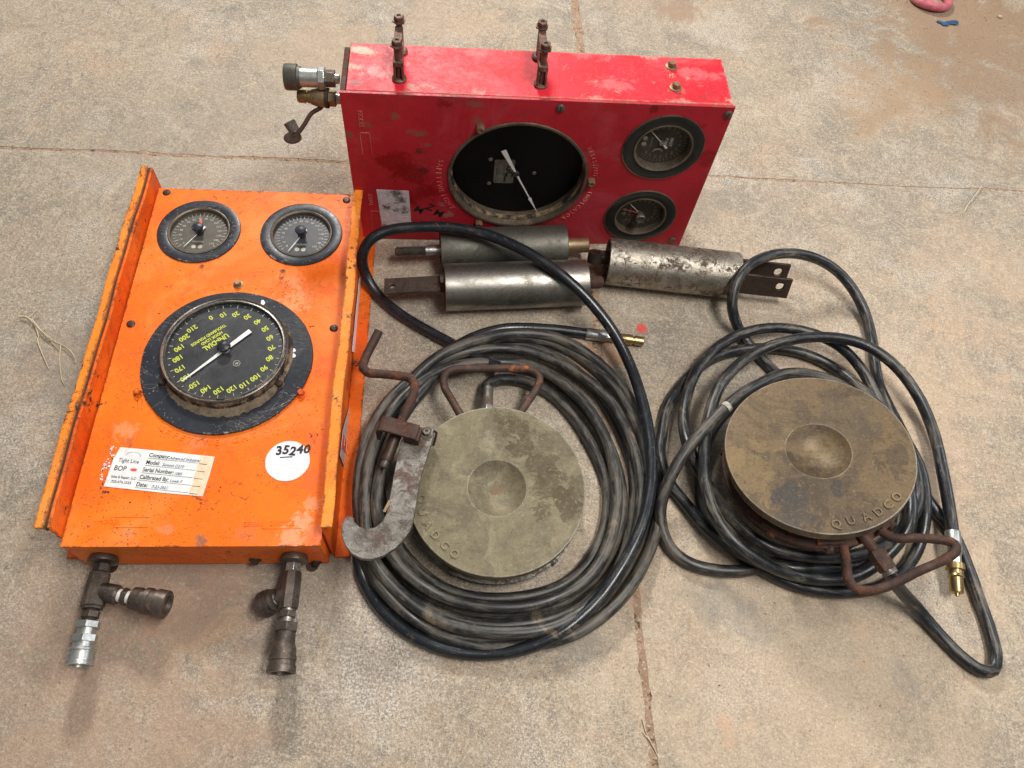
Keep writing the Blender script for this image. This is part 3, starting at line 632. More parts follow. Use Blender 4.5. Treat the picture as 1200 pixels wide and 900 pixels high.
# embossed lettering under enamel
b = MB(); arctext(b, 'SAFETY', .158, 238, 261, .0150, LF, .0002, BX, BY, True, .0010, 0)
arctext(b, 'WEIGHT', .158, 267, 294, .0150, LF, .0002, BX, BY, True, .0010, 0)
arctext(b, 'RESISTANT', .162, 138, 98, .013, LF, .0001, BX, BY, False, .0006, 0)
arctext(b, 'INDICATOR', .162, 80, 42, .013, LF, .0001, BX, BY, False, .0006, 0)
for t_, px_, py_ in (('MODEL', 128, 611.5), ('SERIAL', 297, 614.5), ('210DSLS', 331, 613.5)):
    q = loc(OF, px_, py_, 0); b.text(t_, .0105, LF @ T3(q.x, q.y, .0001, .0), .0009)
q = loc(OF, 155, 612); b.box(q.x-.026, q.x+.026, q.y-.008, q.y-.0072, 0, .0009, LF); b.box(q.x-.026, q.x+.026, q.y+.008, q.y+.0088, 0, .0009, LF); b.box(q.x-.027, q.x-.026, q.y-.008, q.y+.0088, 0, .0009, LF)
q = loc(OF, 331, 613.5); b.box(q.x-.030, q.x+.030, q.y-.0085, q.y-.0077, 0, .0009, LF); b.box(q.x-.030, q.x-.029, q.y-.0085, q.y+.009, 0, .0009, LF)
o = b.build('embossed_lettering', 'orange_plain', OP); o['kind'] = 'stuff'
# calibration sticker
c4 = [loc(OF, *q, .001) for q in ((139, 524), (251.5, 535.5), (238.5, 581), (120, 570))]
ang = math.atan2(c4[1].y-c4[0].y, c4[1].x-c4[0].x); cc = sum((c.xy for c in c4), Vector((0, 0)))/4
SW = (c4[1]-c4[0]).length; SH = (c4[3]-c4[0]).length
ST = LF @ T3(cc.x, cc.y, .0004, ang)
out = [(-SW/2, -SH/2), (SW*.1, -SH/2-.0008), (SW/2, -SH/2), (SW/2+.0006, SH*.1), (SW/2, SH/2), (0, SH/2+.0006), (-SW/2+.003, SH/2), (-SW/2-.0008, SH*.2)]
stk = MB().prism(out, 0, .0006, ST).build('calibration_sticker', 'paper', OP)
MB().box(SW/2-.022, SW/2-.0008, -SH/2+.001, SH/2-.001, .0005, .0008, ST).build('aged_strip', 'paper_tan', stk)
b = MB(); b2 = MB()
x0 = -SW/2+.052
for i, (t1, t2) in enumerate((('Company:', 'Advanced Industrial'), ('Model:', 'Summit D210'), ('Serial Number:', '1085'), ('Calibrated By:', 'Lewis F'), ('Date:', '7-23-2021'))):
    y = SH/2-.0085-i*.0128
    b.text(t1, .0098, ST @ T3(x0-.002*i*.5, y, .0008), .0001, .00015, 'LEFT', .82)
    ln = {0: .033, 1: .025, 2: .048, 3: .045, 4: .02}[i]
    b2.text(t2, .0068, ST @ T3(x0+ln, y-.0014, .0008), .0001, .0001, 'LEFT', .9, .3)
    b.box(x0-.001*i, x0+.079, y-.0056, y-.0051, .0006, .0009, ST); b.box(SW/2-.021, SW/2-.008, y-.0066, y-.0058, .0009, .0011, ST)
b.build('form_print', 'ink', stk); b2.build('handwriting', 'ink_blue', stk)
b = MB(); b.text('Tight Line', .0095, ST @ T3(-SW/2+.024, .012, .0008), .0001, .0001, sx=.85); b.text('BOP', .012, ST @ T3(-SW/2+.015, -.002, .0008), .0001, .0002, sx=.85)
b.text('Sales & Repair, LLC', .0058, ST @ T3(-SW/2+.025, -.0165, .0008), .0001, .0001, sx=.85); b.text('325.676.2525', .0058, ST @ T3(-SW/2+.024, -.0245, .0008), .0001, .0001)
for k in range(12):
    a0 = PI*k/11; b.box(-.0003, .0003, -.001, .001, .0006, .0009, ST @ T3(-SW/2+.028+.011*math.cos(a0), .022+.006*math.sin(a0), 0, a0))
b.build('logo_print', 'ink_grey', stk)
MB().lathe([(.0045, .0006), (.0045, .0009), (0, .0009)], ST @ T3(-SW/2+.036, -.002) @ Matrix.Diagonal((1.2, .6, 1, 1)), 16).build('logo_mark', 'redmark', stk)
b = MB()                                                                       # torn corner remains at its left
for _ in range(46):
    x, y = -SW/2-rn.uniform(.001, .012), rn.uniform(-SH*.42, SH*.52); s_ = rn.uniform(.0008, .0022)
    if x < -SW/2-.009 or rn.random() < .5: b.prism([(x-s_, y-s_*.6), (x+s_, y-s_), (x+s_*.7, y+s_), (x-s_*.6, y+s_*.7)], 0, .0005, ST)
b.build('torn_paper', 'paper', stk)
# round sticker with a number
q = loc(OF, 337, 540, .001); out = [(.0355*math.cos(2*PI*k/40)*(1+.01*math.sin(5*k)), .0355*math.sin(2*PI*k/40)) for k in range(40)]
RS = LF @ T3(q.x, q.y, .0004, 0.02)
rst = MB().prism(out, 0, .0006, RS).build('round_sticker', 'paper_white', OP)
b = MB()
for i, ch in enumerate('35240'): b.text(ch, .0215, RS @ T3(-.016+i*.0112, .0185+(-.0008, .0004, -.002, .001, .0015)[i], .0008, (.1, -.05, -.1, .0, -.1)[i]), .0001, .0008, sx=.95, shear=.1)
b.box(-.0125, .0075, .0058, .0076, .0006, .0009, RS @ Matrix.Rotation(.06, 4, 'Z')); b.build('number_mark', 'ink', rst)
# side channels
def channel(sgn):
    x0 = .1955; t = .005; zt = .140; y0, y1 = -.350, .380
    lipw = .0165 if sgn > 0 else .0215
    def xs(v): return sgn*v
    # profile extruded along y with slight dents
    N = 40; name = 'side_channel'
    def sheet(prof, nm, mt, bev=.0009, y0=y0, y1=y1, wob=.0012, ytop=None):
        V = []; F = []; m = len(prof)
        for i in range(N+1):
            y = y0+(y1-y0)*i/N; dx = wob*math.sin(i*.31+sgn)+wob*.5*math.sin(i*.83); 
            for (x, z) in prof:
                V.append((xs(x+dx*(z/.14)), y+(0 if ytop is None else ytop*(z/.14)*((i/N)*2-1)), z))
        for i in range(N):
            for j in range(m): F.append((i*m+j, i*m+(j+1) % m, (i+1)*m+(j+1) % m, (i+1)*m+j))
        F.append(tuple(range(m))[::-1]); F.append(tuple(N*m+j for j in range(m)))
        return MB().poly(V, F) or None, V, F, nm, mt, bev
    def mk(prof, nm, mt, bev=.0009, par=OP, **k):
        _, V, F, nm, mt, bev = sheet(prof, nm, mt, bev, **k); b = MB(); b.poly(V, F); return b.build(nm, mt, par, bevel=bev)
    web = mk([(x0, .0), (x0+t, .0), (x0+t, zt), (x0, zt)], 'side_channel', 'orange_edge', .0015, ytop=.0)
    if sgn > 0: mk([(x0-.0005, zt+.0003), (x0+.0, zt+.0045), (x0+lipw, zt+.0035), (x0+lipw+.001, zt+.0012), (x0+lipw, zt-.001), (x0+t+.001, zt+.0)], 'top_lip', 'orange_lip', .0008, web)
    else:
        mk([(x0+.0085, zt-.0035), (x0+.0085, zt+.0035), (x0+lipw, zt+.0025), (x0+lipw+.001, zt+.0002), (x0+lipw, zt-.003)], 'top_lip', 'orange_lip', .0008, web)
        mk([(x0+t+.0003, zt-.010), (x0+t+.0003, zt-.0010), (x0+.0082, zt-.0010), (x0+.0082, zt-.010)], 'seam', 'rust', 0, web)
    mk([(x0+t+.0003, .0008), (x0+t+.026, .0006), (x0+t+.026, .0056), (x0+t+.0003, .0056)], 'bottom_flange', 'orange_edge', .001, web, y0=-.354, wob=.0004)
    return web
wl = channel(-1); wr = channel(1)
# filler plates tie box and channel at the ends
# stickers on the outside of the right channel
WF = Matrix(((0, 0, 1, .2006), (1, 0, 0, 0), (0, 1, 0, 0), (0, 0, 0, 1)))
def wpos(px_, py_): return loc(OM @ WF, px_, py_, 0)
def wquad(pts, nm, mt, z=.0003, par=wr, th=.0006):
    return MB().prism([tuple(wpos(*p).xy) for p in pts], z, z+th, WF).build(nm, mt, par)
wquad(((420, 322), (424, 335), (417, 415), (411, 412)), 'white_sticker', 'paper_white', .0022)
s2 = wquad(((412, 462), (414.5, 490), (409, 520), (407.5, 556), (402, 548), (397, 535), (400, 505)), 'worn_sticker', 'paper_dirty', .0022)
wquad(((400, 509), (409, 524), (409.5, 541), (398.5, 525)), 'sticker_band', 'redmark', .0030, s2)
b = MB()
for k in range(4): 
    q = wpos(401.5+k*2, 515+k*6); b.box(q.x-.012, q.x+.012, q.y-.0008, q.y+.0008, .0037, .0040, WF)
b.build('band_print', 'white', s2)['kind'] = 'stuff'
# rubber feet under the housing and hook bolts of the end face
EF = Matrix(((1, 0, 0, 0), (0, 0, -1, -hy-.0001), (0, 1, 0, 0), (0, 0, 0, 1)))     # end face frame: x across, y up, z outward
for x in (-.155, .165): MB().lathe([(.010, 0), (.010, .0035), (0, .0035)], T3(x, -hy-.003, .0), 14).build('foot', 'rust', OP)
q = loc(OM @ EF, 299, 656, 0); hexbolt(OP, EF, q.x, max(.02, q.y), .005, .007, 'iron')
q = loc(OM @ EF, 372, 661, 0); hexbolt(OP, EF, q.x, max(.012, q.y), .005, .006, 'iron')
def o_local(p): return OM.inverted() @ p
def tee_run(px0, px1, br0, br1, z0, z1, zb, kind):
    p0 = o_local(at(*px0, z0)); p0.y = -hy-.0015; p1 = o_local(at(*px1, z1)); q0 = o_local(at(*br0, lerp(z0, z1, .35))); q1 = o_local(at(*br1, zb))
    root = OP
    L = (p1-p0).length
    if kind == 'zinc':
        segs = [('bushing', 'iron_fit', 24, [(-.03, .018), (.03, .0225), (.055, .0225), (.06, .020), (.075, .014)]),
                ('pipe_nipple', 'iron_fit', 6, [(.06, .0125), (.15, .0125)]),
                ('tee', 'iron_fit', 8, [(.145, .0125), (.16, .0150), (.40, .0165), (.47, .0170), (.48, .0150), (.50, .0150)]),
                ('pipe_nipple', 'rust', 16, [(.49, .0100), (.62, .0095)]),
                ('hex_nut', 'iron_fit', 6, [(.52, .0135), (.58, .0135)]),
                ('coupler_collar', 'zinc', 6, [(.615, .0175), (.675, .0175)]),
                ('coupler_neck', 'zinc', 24, [(.67, .0130), (.74, .0130)]),
                ('coupler_collar', 'zinc', 6, [(.735, .0180), (.80, .0180)]),
                ('coupler_neck', 'zinc', 24, [(.80, .0145), (.85, .0150)]),
                ('coupler_sleeve', 'zinc', 32, [(.845, .0165), (.855, .0195), (.875, .0200), (.88, .0185), (.965, .0190), (.97, .0200), (1.0, .0198), (1.0, .0135), (.97, .0130)])]
    else:
        segs = [('bushing', 'iron_fit', 24, [(-.03, .018), (.03, .0225), (.055, .0225), (.06, .020), (.075, .014)]),
                ('pipe_nipple', 'steel', 6, [(.06, .0130), (.145, .0130)]),
                ('tee', 'iron_fit', 8, [(.15, .0145), (.19, .0155), (.44, .0155), (.47, .0145)]),
                ('pipe_nipple', 'steel', 16, [(.46, .0100), (.62, .0095)]),
                ('hex_nut', 'iron_fit', 6, [(.49, .0135), (.545, .0135)]),
                ('coupler_collar', 'iron_fit', 6, [(.59, .0185), (.665, .0185)]),
                ('coupler_sleeve', 'iron_fit', 32, [(.66, .0150), (.76, .0160), (.80, .0188), (.86, .0190), (.862, .0205), (.90, .0208), (.903, .0195), (.94, .0200), (.945, .0215), (1.0, .0215), (1.0, .0150), (.96, .0140)])]
    fitting(root, p0, p1, segs)
    Lb = (q1-q0).length
    fitting(root, q0, q1, [('tee_branch', 'iron_fit', 20, [(0, .0140), (.30, .0150), (.33, .0125)]),
            ('pipe_nipple', 'tape', 16, [(.32, .0100), (.52, .0100)]),
            ('hex_nut', 'iron_fit', 6, [(.38, .0130), (.45, .0130)]),
            ('coupler_sleeve', 'iron_fit' if kind == 'zinc' else 'iron_fit', 32, [(.50, .0120), (.52, .0165), (.62, .0180), (.63, .0165), (.68, .0165), (.69, .0200), (.76, .0200), (.77, .0185), (.84, .0190), (.85, .0212), (.99, .0212), (1.0, .0200), (1.0, .0140), (.95, .0130)])])
tee_run((122, 653), (92, 780), (112, 692), (196, 709), .050, .050, .050, 'zinc')
tee_run((345, 653), (329, 789), (340, 694), (309, 709), .050, .050, .026, 'black')

# ---------------------------------------------------------------- red gauge panel standing on its long side
RP, RM = thing('gauge_panel', 'red painted steel gauge panel standing on its long edge, with blank black main dial', 'gauge panel', (-.0345, 1.1427, 0), .1691)
rx, rd_, rz = .344, .0652, .3737
FF = Matrix(((1, 0, 0, 0), (0, 0, -1, -rd_), (0, 1, 0, 0), (0, 0, 0, 1)))
FFW = RM @ FF
MB().tray(-.334, rx, .0015, rz-.0045, -2*rd_, -.0060, .004, FF).build('housing', 'red', RP, bevel=.003)
# lid
MB().box(-.3355, rx-.0015, -rd_+.0062, rd_+.0005, rz-.0035, rz).build('lid', 'red_lid', RP, bevel=.0014)
MB().box(-.3455, -.3365, -rd_+.004, rd_-.01, .002, rz-.001).build('side_plate', 'rust', RP, bevel=.001, label='bare brown end plate')
plate_with_holes(-.3460, rx+.001, .002, rz-.0005, -.0052, 0, [(-.0268, .1885, .1345), (.239, .2755, .072), (.2370, .0905, .070)], 'red', RP, FF)
b = MB(); b.box(-.3455, rx+.0004, -.0050, -.0004, rz-.0012, rz+.0006, FF); b.build('panel_edge', 'red_edge', RP, bevel=.0005)
# main gauge: deep recess, black dial
RX, RY_, RR = -.0268, .1885, .1345
GT = FF @ T3(RX, RY_, 0); DEP = .034
mg = MB().lathe([(RR+.0015, .0005), (RR+.001, .0032), (RR-.002, .0036), (RR-.0045, .0025), (RR-.0048, -DEP), (RR+.0006, -DEP), (RR+.0006, .0005)], GT, 112, closed=True).build('weight_gauge', 'bronze', RP)
MB().lathe([(RR-.0050, -.010), (RR-.0075, -.011), (RR-.0078, -.020), (RR-.0050, -.021)], GT, 112, closed=True).build('seal_ring', 'dusty_black', mg)
MB().lathe([(RR-.0052, -DEP-.002), (RR-.0052, -DEP+.001), (0, -DEP+.001)], GT, 96).build('dial_face', 'dial_void', mg)
def fl_at(px_, py_, h): return loc(FFW @ T3(RX, RY_, 0), px_, py_, h)
zN = -DEP+.010
hub = fl_at(605, 203.5, zN); tl = fl_at(591, 176, zN); tp = fl_at(630.5, 249, zN)
a = math.atan2(tp.y-tl.y, tp.x-tl.x); L = (tp-hub).length; TL = (tl-hub).length
NT = GT @ T3(hub.x, hub.y, zN, a)
MB().prism([(-TL, -.0052), (-TL, .0052), (-.004, .0020), (L*.60, .0011), (L*.62, .0036), (L*.70, .0022), (L, 0), (L*.70, -.0022), (L*.62, -.0036), (L*.60, -.0011), (-.004, -.0020)], 0, .0009, NT).build('needle', 'white', mg)
MB().lathe([(.0062, -.003), (.0062, .0018), (.0045, .003), (.0028, .003), (.0028, .0018), (0, .0018)], NT, 24).build('needle_hub', 'chrome', mg)
zl = -DEP+.0012
q = [fl_at(*p, zl) for p in ((579.5, 187), (602, 187.5), (600, 214.5), (577, 213.5))]; lc = sum((v.xy for v in q), Vector((0, 0)))/4
LW = .0400; LH = .0615
lt = GT @ T3(lc.x+.002, lc.y, zl, 0)
ol = []
for (sx, sy) in ((1, 1), (-1, 1), (-1, -1), (1, -1)):
    for k in range(4):
        a = math.atan2(sy, sx)+R(-45+30*k); ol.append((sx*(LW/2-.004)+.004*math.cos(a), sy*(LH/2-.004)+.004*math.sin(a)))
npl = MB().prism(ol, 0, .0008, lt).build('name_plate', 'steel', mg)
b = MB(); L9 = lt @ Matrix.Rotation(-PI/2, 4, 'Z')
b.text('GC', .020, L9 @ T3(-.002, .0105, .001), .0001, .0007); b.text('Products', .0085, L9 @ T3(.016, .003, .001), .0001, .0003, sx=.8)
b.text('DIVISION', .0045, L9 @ T3(0, -.0148, .001), .0001); b.box(-.028, .028, -.0112, -.0108, .0008, .001, L9); b.box(-.028, .028, -.0012, -.0008, .0008, .001, L9)
b.build('plate_print', 'ink', npl)
for p in ((575, 186.5), (573, 214.5), (626, 202.5)):
    v = fl_at(*p, zl); MB().lathe([(.0042, 0), (.0042, .0012), (.0025, .0022), (.0012, .0016), (0, .0016)], GT @ T3(v.x, v.y, zl), 16).build('screw', 'steel', mg)
for p, mt in (((563, 151.5), 'brass_dull'), ((693, 214.5), 'brass_dull'), ((561, 263), 'brass_dull')):
    v = loc(FFW, *p, .008); MB().lathe([(.0078, 0), (.0078, .010), (.0066, .013), (.0035, .013), (.003, .0115), (0, .0115)], FF @ T3(v.x, v.y, 0, .4), 6).build('clamp_bolt', mt, RP)
for p in ((657, 127.5), (853.5, 135), (788, 282)):
    v = loc(FFW, *p, .002); screw(RP, FF, v.x, v.y, .0080, 'iron_grey', .0035)
s1 = sg(RP, RM, FF, .2388, .2760, .0750, .016, (762.5, 152.5), dial='dial_brown', prt='print_dim', rot=-PI/2, knob=False, kind='fine', ring='black_ring')
s2_ = sg(RP, RM, FF, .2370, .0910, .0730, .013, (738, 238.5), dial='dial_brown', prt='print_dim', rot=-PI/2, knob=False, ring='black_ring')
# thin bright rims of the two dials
for gx, gy, gr, own in ((.2388, .2760, .0750, s1[0]), (.2370, .0910, .0730, s2_[0])):
    MB().lathe([(gr, .0002), (gr+.0016, .0002), (gr+.0016, .0028), (gr, .0030)], FF @ T3(gx, gy), 80, closed=True).build('rim', 'chrome' if gy > .2 else 'bronze', own)
# knob cone, red pointer, crescent clip, maker marks
g = FF @ T3(.2370, .0910, 0)
MB().lathe([(.0035, -.012), (.0095, .002), (.0108, .008), (.0095, .011), (.006, .0095), (0, .0085)], g, 28).build('knob', 'iron_grey', s2_[0])
MB().prism([(-.006, -.0016), (-.006, .0016), (.036, .0004), (.036, -.0004)], -.0085, -.0080, g @ Matrix.Rotation(R(165), 4, 'Z')).build('red_pointer', 'redmark', s2_[0])
g = FF @ T3(.2388, .2760, 0)
b = MB(); cr_ = [(.0105*math.cos(R(a_)), .0105*math.sin(R(a_))) for a_ in range(15, 166, 15)]+[(.0085*math.cos(R(a_)), .0085*math.sin(R(a_))-.002) for a_ in range(165, 14, -15)]
b.prism(cr_, -.013, -.0125, g @ T3(-.004, -.023)); b.build('clip', 'steel', s1[0])
b = MB(); b.text('MAST', .0085, g @ T3(.017, .001, -.0145, -PI/2), .0001, .0003); b.text('PUMP', .0075, g @ T3(.0075, .001, -.0145, -PI/2), .0001, .0002)
for y in (-.008, .006): b.lathe([(.0042, 0), (.0042, .0004), (0, .0004)], g @ T3(-.034, y+.003, -.0148), 16)
b.build('dial_letters', 'print_grey', s1[0])['kind'] = 'stuff'
MB().lathe([(.005, -.0152), (.005, -.0105), (.002, -.0105), (0, -.0115)], g, 20).build('needle_hub', 'steel', s1[0])
# embossed lettering (box is turned on its side, so the words run down)
b = MB(); arctext(b, 'SAFETY', .1535, 166, 186, .0150, FF, .0002, RX, RY_, True, .0010)
arctext(b, 'WEIGHT', .1535, 191, 214, .0150, FF, .0002, RX, RY_, True, .0010)
arctext(b, 'RESISTANT', .150, 32, 5, .0125, FF, .0002, RX, RY_, False, .0008)
arctext(b, 'INDICATOR', .150, -13, -46, .0125, FF, .0002, RX, RY_, False, .0008)
for t_, x, y in (('MODEL', -.3155, .318), ('SERIAL', -.3155, .118)):
    b.text(t_, .0115, FF @ T3(x, y, .0001, -PI/2), .0010)
for x, y in ((-.311, .262), (-.309, .060)):
    b.box(x-.009, x-.008, y-.026, y+.026, 0, .0009, FF); b.box(x+.008, x+.009, y-.026, y+.026, 0, .0009, FF); b.box(x-.009, x+.009, y+.025, y+.026, 0, .0009, FF)
o = b.build('embossed_lettering', 'red_plain', RP); o['kind'] = 'stuff'
# stained sticker at lower left
q = [loc(FFW, *p, 0) for p in ((441, 222), (479, 223.5), (482.5, 268), (449, 272))]
rs = MB().prism([tuple(v.xy) for v in q], .0003, .0009, FF).build('stained_sticker', 'paper_dirty', RP)
# oily streaks on the red face: irregular deeper red runs and black scrawl
b = MB()
for (px_, py_, t_) in ((491, 246, 'M'), (504, 243, 'Z'), (514, 250, 'M')):
    v = loc(FFW, px_, py_, 0); b.text(t_, .026, FF @ T3(v.x, v.y, .0003, -.5), .0001, .0004)
b.build('marker_scrawl', 'ink', RP)
# top bolts
LT = Matrix.Translation((0, 0, rz))
for p in ((787, 77), (792, 102)):
    v = loc(RM @ LT, *p, .002); hexbolt(RP, LT, v.x, v.y, .0075, .0075, 'brass_dull', rz=.5)
def zfor(x, y, py_):
    lo, hi = rz, rz+.3
    for _ in range(40):
        m = (lo+hi)/2
        if pix(RM @ Vector((x, y, m)))[1] > py_: lo = m
        else: hi = m
    return lo-rz
for (bx, hf, hb, back) in ((-.2465, 46, 18, .046), (-.0005, 50, 25, .047)):
    zf = max(.03, zfor(bx, -.026, hf)); zb = max(.03, zfor(bx, back, hb))
    b = MB(); T = LT
    b.box(bx-.0068, bx+.0068, -.020, back-.006, zf*.28, zf*.72, T)
    b.box(bx-.0085, bx+.0085, -.036, -.018, zf*.40, zf*.52, T)
    b.box(bx-.0085, bx-.0045, -.036, -.020, .004, zf*.5, T); b.box(bx+.0045, bx+.0085, -.036, -.020, .004, zf*.5, T)
    cl = b.build('hose_clamp', 'clamp_rust', RP, bevel=.0012)
    for (yy, zz) in ((-.027, zf), (back, zb)):
        b = MB(); b.lathe([(.0052, .001), (.0052, zz-.010)], LT @ T3(bx, yy), 14)
        b.lathe([(.0118, zz-.011), (.0118, zz-.0085), (.0088, zz-.0085), (.0088, zz-.001), (.0078, zz), (.004, zz), (.0035, zz-.002), (0, zz-.002)], LT @ T3(bx, yy, 0, .3), 6)
        b.lathe([(.0125, .0002), (.0125, .0035), (.009, .006)], LT @ T3(bx, yy), 20)
        b.build('clamp_bolt', 'clamp_rust', cl)
# couplers on the left end
def r_local(p): return RM.inverted() @ p
p1 = r_local(at(334, 90, .335)); p0 = r_local(at(398, 92.5, .335))
fitting(RP, p0, p1, [('pipe_nipple', 'steel', 16, [(0, .0090), (.30, .0090)]), ('hex_nut', 'iron_fit', 6, [(.08, .0150), (.26, .0150)]),
    ('coupler_collar', 'zinc', 6, [(.25, .0170), (.27, .0195), (.38, .0195), (.40, .0175)]), ('coupler_body', 'zinc', 28, [(.39, .0160), (.75, .0165)]),
    ('coupler_sleeve', 'steel_dull', 32, [(.71, .0185), (.76, .0195), (.77, .0225), (.97, .0225), (1.0, .0215), (1.0, .0150), (.96, .0140)])])
p1 = r_local(at(349, 112.5, .300)); p0 = r_local(at(399, 116, .300))
fitting(RP, p0, p1, [('pipe_nipple', 'steel', 16, [(0, .0095), (.25, .0095)]), ('hex_nut', 'brass_dull', 6, [(.10, .0145), (.27, .0145)]),
    ('coupler_body', 'brass_dull', 28, [(.34, .0165), (.50, .0170), (.68, .0130)]),
    ('plug_nose', 'brass', 28, [(.67, .0115), (.76, .0115), (.765, .0095), (.80, .0095), (.805, .0118), (.97, .0115), (1.0, .0100)])])
ring_c = lerp(p0, p1, .31); T = orient(ring_c, p1-p0)
ringp = MB().lathe([(.0150, -.003), (.0178, -.003), (.0178, .003), (.0150, .003)], T, 28, closed=True).build('dust_cap', 'rust', RP)
a0 = at(380, 121, .290); a1 = at(345, 160, .255)
st = catmull([r_local(p) for p in (at(381, 119, .288), at(376, 126, .285), at(365, 133, .278), at(356, 147, .268), at(346, 159, .262), at(340, 161, .260))], .004)
b = MB(); N = len(st)
for i in range(N-1):
    pass
uvs = b; b.tube([p for p in st], .0040, 8); b.build('strap', 'rust', ringp)
cp = r_local(at(343, 161.5, .260)); MB().lathe([(.0160, -.0012), (.0160, .0012), (.014, .0022), (0, .0026)], orient(cp, (0.05, -.25, 1)) @ Matrix.Diagonal((1.0, .75, 1, 1)), 28).build('cap_tab', 'rust', ringp)
cu = r_local(at(343, 150, .255)); MB().lathe([(.0098, -.012), (.0112, .011), (.0112, .012), (.0095, .012), (.0088, -.002), (0, -.002)], orient(cu, (-.25, .30, .35)), 28).build('cap_cup', 'iron_grey', ringp)

# ---------------------------------------------------------------- three steel cylinders
def cyl(name, label, pxa, pxb, r, mat):
    a = at(*pxa, r); b = at(*pxb, r); d = (b-a); L = d.length
    ang = math.atan2(d.y, d.x); o, Mx = thing(name, label, 'cylinder', (a.x, a.y, 0), ang, 'steel cylinders in front of the red panel'); return o, Mx, L
def tube_body(root, L, r, mat, hollow=.0, holes=()):
    T = Matrix(((0, 0, 1, 0), (0, 1, 0, 0), (-1, 0, 0, r), (0, 0, 0, 1)))
    prof = [(r-.006, .025), (r-.005, .0), (r-.001, 0), (r, .001), (r, L*.25), (r+.0002, L*.5), (r, L*.75), (r, L-.001), (r-.001, L), (r-.005, L), (r-.006, L-.025)]
    o = MB().lathe(prof, T, 72).build('tube', mat, root); return o
# dull upper one with a threaded stud
o, Mx, L = cyl('steel_cylinder', 'dull grey steel cylinder with a threaded stud, touching the foot of the red panel', (516, 293), (662, 288), .043, 0)
tube_body(o, L, .043, 'steel_dull')
AX = Matrix(((0, 0, 1, 0), (0, 1, 0, 0), (-1, 0, 0, .043), (0, 0, 0, 1)))
prof = []; z = -.090
while z < -.030: prof += [(.0078, z), (.0098, z+.0012)]; z += .0024
MB().lathe([(.006, -.092)]+prof, AX, 20).build('threaded_stud', 'iron_grey', o)
MB().lathe([(.0102, -.030), (.0105, -.004), (.0105, .004)], AX, 24).build('stud_shank', 'zinc', o)
MB().lathe([(.0155, L-.004), (.0155, L+.048), (.013, L+.050)], AX, 24).build('end_rod', 'brass_dull', o)
MB().lathe([(.006, L-.022), (.034, L-.020), (.034, L-.018)], AX, 32).build('end_disc', 'iron', o)
# bright lower one with a flat tongue
o, Mx, L = cyl('steel_cylinder', 'shiny steel cylinder with a flat drilled tongue, lying nearest under the black hose arch', (521, 337), (686, 331), .047, 0)
tube_body(o, L, .047, 'steel_bright')
AX = Matrix(((0, 0, 1, 0), (0, 1, 0, 0), (-1, 0, 0, .047), (0, 0, 0, 1)))
tg = MB(); cu = bpy.data.curves.new('c', 'CURVE')
def plate_hole(x0, x1, y0, y1, hxp, hyp, hr, th):
    """flat plate in xy with one hole, as a MB"""
    n = 24; b = MB(); V = []; 
    outer = []
    for k in range(n):
        a = 2*PI*k/n+PI/n; dx, dy = math.cos(a), math.sin(a)
        ts = []
        if dx > 1e-6: ts.append((x1-hxp)/dx)
        if dx < -1e-6: ts.append((x0-hxp)/dx)
        if dy > 1e-6: ts.append((y1-hyp)/dy)
        if dy < -1e-6: ts.append((y0-hyp)/dy)
        t = min(ts); outer.append([hxp+dx*t, hyp+dy*t])
    for cx_, cy_ in ((x0, y0), (x1, y0), (x1, y1), (x0, y1)):
        k = min(range(n), key=lambda i: (outer[i][0]-cx_)**2+(outer[i][1]-cy_)**2); outer[k] = [cx_, cy_]
    inner = [(hxp+hr*math.cos(2*PI*k/n+PI/n), hyp+hr*math.sin(2*PI*k/n+PI/n)) for k in range(n)]
    for z in (-th/2, th/2): V += [(x, y, z) for x, y in outer]+[(x, y, z) for x, y in inner]
    F = []
    for k in range(n):
        l = (k+1) % n
        F += [(k, l, n+l, n+k), (2*n+k, 3*n+k, 3*n+l, 2*n+l), (k, 2*n+k, 2*n+l, l), (n+k, n+l, 3*n+l, 3*n+k)]
    b.poly(V, F); return b
b = plate_hole(-.118, -.008, -.018, .018, -.103, -.002, .0055, .008); b.build('tongue', 'iron_fit', o, T=Matrix.Translation((0, .006, .052)) @ Matrix.Rotation(-.06, 4, 'Y') @ Matrix.Rotation(-.02, 4, 'Z'), bevel=.0008)
MB().lathe([(.0095, -.022), (.0095, .03)], AX @ T3(0, 0), 20).build('pin', 'rust', o)
MB().lathe([(.006, .012), (.038, .014), (.038, .018)], AX, 32).build('end_disc', 'black_flat', o)  # flat black disc paints the dark of the hollow left end
MB().lathe([(.0125, L-.004), (.0135, L+.028), (.010, L+.036)], AX, 18).build('end_lug', 'rust', o)
MB().lathe([(.0058, .0468), (.0058, .0474), (0, .0474)], Matrix.Translation((.034, .026, .047-.0082)) @ Matrix.Rotation(-.58, 4, 'X') @ Matrix.Translation((0, 0, -.008)), 18).build('port', 'black_flat', o)
